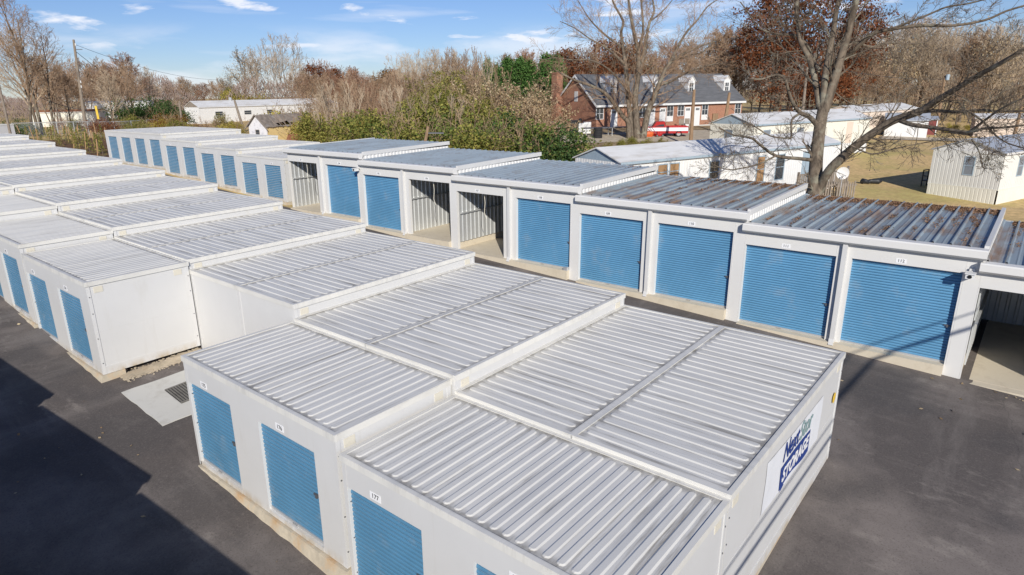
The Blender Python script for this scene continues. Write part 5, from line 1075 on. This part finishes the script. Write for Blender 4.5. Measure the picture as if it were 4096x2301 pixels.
# trees in rows: (u range, count, top v range, depth range, kinds, label, group)
def row(u0, u1, n, v0, v1, D0, D1, kinds, lab, grp, seed, wide=1.0):
    rg = random.Random(seed)
    for i in range(n):
        u = u0+(u1-u0)*(i+rg.random())/n; plant_px(rg.choice(kinds), u, rg.uniform(v0, v1), rg.uniform(D0, D1), lab, 'tree', grp, wide=wide)
row(140, 520, 17, 235, 310, 110, 160, ['b1', 'b2', 'r1', 'b3'], 'brown bare tree in the wood beyond the chain link fence', 'brown trees beyond the fence', 1, 1.1)
row(560, 930, 14, 318, 350, 170, 230, ['b1', 'b2', 'r1', 'b3'], 'low bare tree on the far skyline behind the long white building', 'far skyline trees', 2, 1.2)
row(1180, 1640, 18, 290, 330, 110, 150, ['r1', 'b1', 'b2', 'b3'], 'reddish brown bare tree on the skyline behind the hedge', 'skyline trees behind the hedge', 3, 1.1)
row(1600, 1900, 11, 215, 265, 95, 120, ['p1', 'p2', 'b3', 'lt'], 'tall pale bare tree above the middle of the hedge', 'pale trees above the hedge', 4, 0.8)
row(1880, 2300, 11, 215, 300, 105, 140, ['b1', 'b2', 'p2', 'r1'], 'bare tree behind the green conifers', 'bare trees behind the conifers', 5)
row(2250, 2950, 17, 130, 250, 95, 135, ['lr', 'r1', 'b2', 'lr', 'b1', 'lt'], 'russet autumn tree standing behind the brick house', 'russet trees behind the brick house', 6, 1.1)
row(2850, 3450, 14, 120, 240, 98, 140, ['b1', 'b2', 'r1', 'p2'], 'bare tree in the wood right of the brick house', 'bare trees right of the brick house', 7)
row(3400, 4150, 30, 90, 210, 95, 140, ['p1', 'b2', 'p2', 'p2', 'p1', 'lt'], 'pale bare tree in the tall wood at the upper right', 'bare trees of the right wood', 8, 0.95)
row(3300, 4150, 18, 270, 340, 92, 130, ['b1', 'p2', 'b2'], 'brown bare understorey tree in the right wood', 'understorey of the right wood', 9, 1.2)
row(2300, 3400, 16, 270, 350, 98, 130, ['b1', 'r1', 'b3'], 'low brown bare tree behind the brick house and trailers', 'low trees behind the brick house', 10, 1.2)
for u, v, D in ((3830, 475, 84), (3880, 480, 86), (3790, 490, 82)): plant_px('y1', u, v, D, 'yellow-green bush between the far trailers at the right', 'bush', 'bushes by the far right trailers')
for u, v, D, k in ((2530, 540, 62, 'g1'), (2480, 550, 60, 'g1'), (2590, 545, 60, 'g2'), (2640, 550, 61, 'tw2'), (2430, 570, 60, 'tw2'), (2560, 560, 57, 'g1')): plant_px(k, u, v, D, 'low green bush at the foot of the big many-stemmed tree', 'bush', 'bushes at the foot of the big tree')
# distant wood closing the horizon: one mass
b = MB(); rg = random.Random(99)
for i in range(60000):
    az_ = R(rg.uniform(2, 98)); D = rg.uniform(185, 260); x, y = CAM.x+D*math.sin(az_), CAM.y+D*math.cos(az_); H = (8+3.5*math.sin(az_*23)+2.5*math.sin(az_*61+1)+(3 if az_ > R(55) else 0))*rg.random()**0.8; g = ground(x, y)
    L_ = rg.uniform(0.5, 1.2); d = Vector((rg.gauss(0, .8), rg.gauss(0, .5), 1)).normalized()*L_; w = Vector((-math.cos(az_), math.sin(az_), 0))*rg.uniform(0.04, 0.11); p = Vector((x, y, g+H)); b.quad(p-w, p+w, p+d+w*0.4, p+d-w*0.4)
tag(b.obj('distant_wood', 'hazewood'), 'far brown bare wood closing the horizon all along the scene', 'wood', None, 'stuff')
# rust-leaved oak behind the forked tree
t = plant_px('lr', 3160, -60, 92, 'large oak full of rust-brown leaves behind the forked bare tree', 'tree', None, 0.3, 'oak_tree', 1.0)
b = MB(); rg = random.Random(17); c0 = pd(3230, 190, 92)
for i in range(30):
    v = vrand(rg); clumps(b, c0+rt*(v.x*8.6)+fw*(v.y*4.5)+Vector((0, 0, v.z*7.2+0.3)), (3.4, 3.4, 2.7), 15, 34, 0.34, rg, shell=0.3, csz=0.16, low=-1)
mw = t.matrix_basis.inverted(); bb = b.mesh('crown', 'rust'); bb.transform(mw); o = mobj('crown', bb, t)

# hand-built trees: limbs followed in space, then side branches grown on them
def limb(T, K, px, D0, D1, r0_, r1_, rg, n=8, lev=2, L=1.6, P=None, org=Vector((0, 0, 0)), smooth=3):
    pts = [pd(u, v, D0+(D1-D0)*i/(len(px)-1)) for i, (u, v) in enumerate(px)]; q = []
    for i in range(len(pts)-1):
        a, b_, c, d = pts[max(i-1, 0)], pts[i], pts[i+1], pts[min(i+2, len(pts)-1)]
        for s in range(smooth):
            f = s/smooth; q.append(0.5*((2*b_)+(c-a)*f+(2*a-5*b_+4*c-d)*f*f+(3*b_-a-3*c+d)*f**3)-org)
    q.append(pts[-1]-org); m = len(q)-1; rads = [r0_+(r1_-r0_)*(i/m)**0.8 for i in range(m+1)]
    T.tube(q, rads, 10)
    for k in range(n):
        f = 0.12+0.88*(k+rg.random())/n; i = min(int(f*m), m-1); ax = (q[i+1]-q[i]).normalized(); v = vrand(rg); v = (v-ax*v.dot(ax)).normalized(); a = R(rg.uniform(30, 65))
        sprout(K, q[i].lerp(q[i+1], f*m-i), ax*math.cos(a)+v*math.sin(a), L*rg.uniform(0.6, 1.25)*(1.15-0.5*f), max(P['rmin']*1.6, rads[i]*0.24), lev, rg, P)
def c4(l): return [(2996+x*0.4285, y*0.4285) for x, y in l]
def c3(l): return [(2000+x*0.4285, y*0.4285) for x, y in l]
FD = 26.4; fgb = pd(3262, 780, FD); fgb.z = ground(fgb.x, fgb.y)
t = thing('forked_bare_tree', 'big bare forked tree with a leaning right limb, right behind the garages', 'tree', fgb)
T, K = MB(), MB(); rg = random.Random(3); FP_ = dict(n=(0, 4, 5, 5), ratio=(0.42, 0.7), ang=(22, 60), up=0.05, wob=0.24, rmin=0.006)
def fl_(px, D1, r0_, r1_, n, L=1.5, D0=FD, lev=2): limb(T, K, px, D0, D1, r0_, r1_, rg, int(n*1.35), lev, L, FP_, fgb)
fl_(c4([(600, 1960), (608, 1820), (618, 1650), (632, 1447), (660, 1200), (690, 1030)]), FD, 0.33, 0.21, 3, 1.8)
fl_(c4([(680, 1050), (652, 940), (630, 800), (590, 640), (555, 530), (500, 430), (465, 320), (460, 200), (445, 80), (458, -60), (470, -250)]), FD+1.2, 0.15, 0.07, 14, 2.2)
fl_(c4([(690, 1040), (700, 880), (715, 700), (740, 540), (770, 380), (795, 240), (815, 100), (850, -40), (880, -240)]), FD-0.6, 0.16, 0.08, 12, 2.0)
fl_(c4([(700, 1040), (755, 880), (800, 740), (850, 570), (890, 430), (925, 320), (955, 190), (985, 70), (1015, -60), (1060, -260)]), FD-1.6, 0.2, 0.1, 10, 2.0)
fl_(c4([(885, 545), (980, 470), (1080, 370), (1200, 300), (1380, 265), (1600, 240), (1900, 240), (2200, 190), (2400, 105), (2620, 40)]), FD-4, 0.1, 0.03, 16, 1.3)
fl_(c4([(1300, 280), (1480, 215), (1680, 135), (1850, 65), (2050, 35), (2250, -20)]), FD-4, 0.05, 0.022, 9, 1.1, FD-1.6)
fl_(c4([(735, 520), (800, 440), (900, 392), (1010, 402), (1150, 438), (1300, 402), (1500, 412), (1650, 400)]), FD+2, 0.08, 0.02, 10, 1.1)
fl_(c4([(628, 1160), (560, 1090), (480, 1055), (420, 980), (370, 860), (335, 740), (250, 700), (120, 740), (-20, 735)]), FD-2.5, 0.11, 0.025, 13, 1.4)
fl_(c4([(475, 1060), (400, 1120), (395, 1240), (380, 1290), (200, 1270), (50, 1180), (-60, 1150)]), FD-3.5, 0.05, 0.018, 9, 1.1, FD-0.8)
fl_(c4([(592, 1495), (450, 1480), (250, 1455), (100, 1350), (20, 1290), (-150, 1260), (-280, 1190)]), FD-3, 0.085, 0.02, 12, 1.2)
fl_(c4([(250, 1455), (100, 1530), (-60, 1570), (-200, 1585), (-330, 1540)]), FD-3, 0.04, 0.014, 8, 1.0, FD-1.2)
fl_(c4([(655, 1790), (700, 1670), (770, 1565), (880, 1460), (985, 1370), (1090, 1290), (1210, 1210), (1330, 1135), (1480, 1080), (1600, 1040)]), FD-3.4, 0.19, 0.13, 9, 1.5)
fl_(c4([(1600, 1040), (1780, 920), (1950, 820), (2150, 700), (2350, 590), (2600, 440)]), FD-7, 0.12, 0.06, 12, 1.3, FD-3.4)
fl_(c4([(1400, 1120), (1520, 1165), (1700, 1190), (1880, 1215), (2040, 1235), (2200, 1200), (2380, 1190), (2600, 1165)]), FD-6.5, 0.09, 0.03, 14, 1.2, FD-2.8)
fl_(c4([(2070, 1225), (2220, 1110), (2380, 1000), (2600, 900)]), FD-7, 0.05, 0.02, 8, 1.1, FD-5)
fl_(c4([(1560, 1050), (1750, 1035), (1950, 1045), (2150, 1030), (2350, 1040), (2620, 1035)]), FD-6, 0.07, 0.03, 12, 1.1, FD-3.2)
fl_(c4([(2040, 1035), (2180, 1130), (2300, 1260), (2420, 1340), (2600, 1390)]), FD-7, 0.04, 0.015, 9, 1.0, FD-4.6)
fl_(c4([(2080, 1300), (2150, 1420), (2180, 1560), (2230, 1570)]), FD-6, 0.03, 0.01, 7, 0.7, FD-5.2)
fl_(c4([(1000, 1330), (1060, 1250), (1130, 1130), (1200, 1090)]), FD-2.2, 0.03, 0.01, 6, 0.7, FD-2.0)
fl_(c4([(800, 860), (900, 940), (1050, 990), (1250, 960), (1400, 880), (1550, 780)]), FD+1.5, 0.035, 0.012, 8, 0.9)
fl_(c4([(955, 1360), (1150, 1440), (1350, 1390), (1600, 1340), (1850, 1300)]), FD-3.6, 0.035, 0.012, 8, 0.8, FD-2)
fl_(c4([(660, 660), (600, 560), (540, 420), (430, 330), (250, 320), (90, 260), (0, 130), (-80, 20)]), FD+3, 0.08, 0.025, 14, 1.6)
fl_(c4([(640, 820), (520, 700), (420, 560), (300, 420), (180, 330)]), FD+3, 0.05, 0.015, 10, 1.4)
T.obj('trunk', 'bark', t, smooth=True); K.obj('branches', 'bark', t)
BD = 68.0; bgb = pd(2540, 562, BD); bgb.z = ground(bgb.x, bgb.y)
t = thing('many_stemmed_tree', 'huge many-stemmed bare tree in front of the brick house', 'tree', bgb)
T, K = MB(), MB(); rg = random.Random(6); BP = dict(n=(0, 5, 6, 5), ratio=(0.42, 0.68), ang=(20, 55), up=0.07, wob=0.2, rmin=0.0095)
def bl_(px, D1, r0_, r1_, n, L=3.0, D0=BD, lev=2): limb(T, K, c3(px), D0, D1, r0_*0.8, r1_*0.8, rg, n, lev, L, BP, bgb)
bl_([(1205, 1320), (1198, 1150), (1150, 1090), (1080, 990), (1010, 900), (950, 850), (850, 800), (700, 750), (560, 680), (500, 640)], BD-4, 0.4, 0.07, 16, 3.2)
bl_([(1222, 1320), (1215, 1100), (1200, 950), (1190, 800), (1170, 600), (1150, 450), (1130, 300), (1150, 200), (1060, 30), (1020, -120)], BD+1, 0.42, 0.1, 16, 3.4)
bl_([(1285, 1320), (1268, 1050), (1262, 900), (1290, 700), (1290, 500), (1260, 350), (1220, 150), (1200, 0), (1180, -150)], BD-1, 0.5, 0.1, 16, 3.4)
bl_([(1330, 1320), (1380, 1050), (1450, 880), (1500, 750), (1560, 620), (1650, 540), (1740, 490), (1850, 440), (2000, 390)], BD-3, 0.46, 0.07, 18, 3.4)
bl_([(1295, 700), (1330, 560), (1370, 330), (1400, 200), (1440, 100), (1420, -40), (1440, -160)], BD+2, 0.28, 0.08, 14, 3.2, BD-0.5)
bl_([(1290, 500), (1335, 300), (1330, 150), (1320, 0), (1310, -140)], BD-3, 0.2, 0.08, 10, 3.0, BD-0.8)
bl_([(1530, 660), (1600, 560), (1680, 400), (1750, 290), (1850, 180), (1940, 60), (2060, -20)], BD+1, 0.24, 0.06, 16, 3.0, BD-1.4)
bl_([(1160, 600), (1060, 500), (950, 420), (850, 370), (700, 265), (560, 200)], BD-2, 0.2, 0.04, 14, 3.0, BD+0.5)
bl_([(1150, 450), (1010, 350), (900, 250), (830, 170), (760, 60), (700, -40)], BD+3, 0.17, 0.04, 14, 3.0, BD+0.6)
bl_([(1200, 860), (1090, 720), (960, 610), (820, 560), (660, 560), (520, 540), (400, 560)], BD-5, 0.15, 0.04, 14, 2.6)
bl_([(1480, 800), (1600, 760), (1700, 700), (1850, 640), (2000, 600), (2120, 590)], BD-5, 0.18, 0.04, 16, 2.8, BD-1)
bl_([(1400, 200), (1480, 140), (1560, 60), (1640, -40)], BD+4, 0.12, 0.05, 9, 2.6, BD+1.4)
bl_([(1640, 560), (1760, 520), (1900, 480), (2050, 330), (2150, 250)], BD+3, 0.13, 0.04, 14, 2.8, BD-1.6)
T.obj('trunk', 'bark', t, smooth=True); K.obj('branches', 'twigbrown', t)
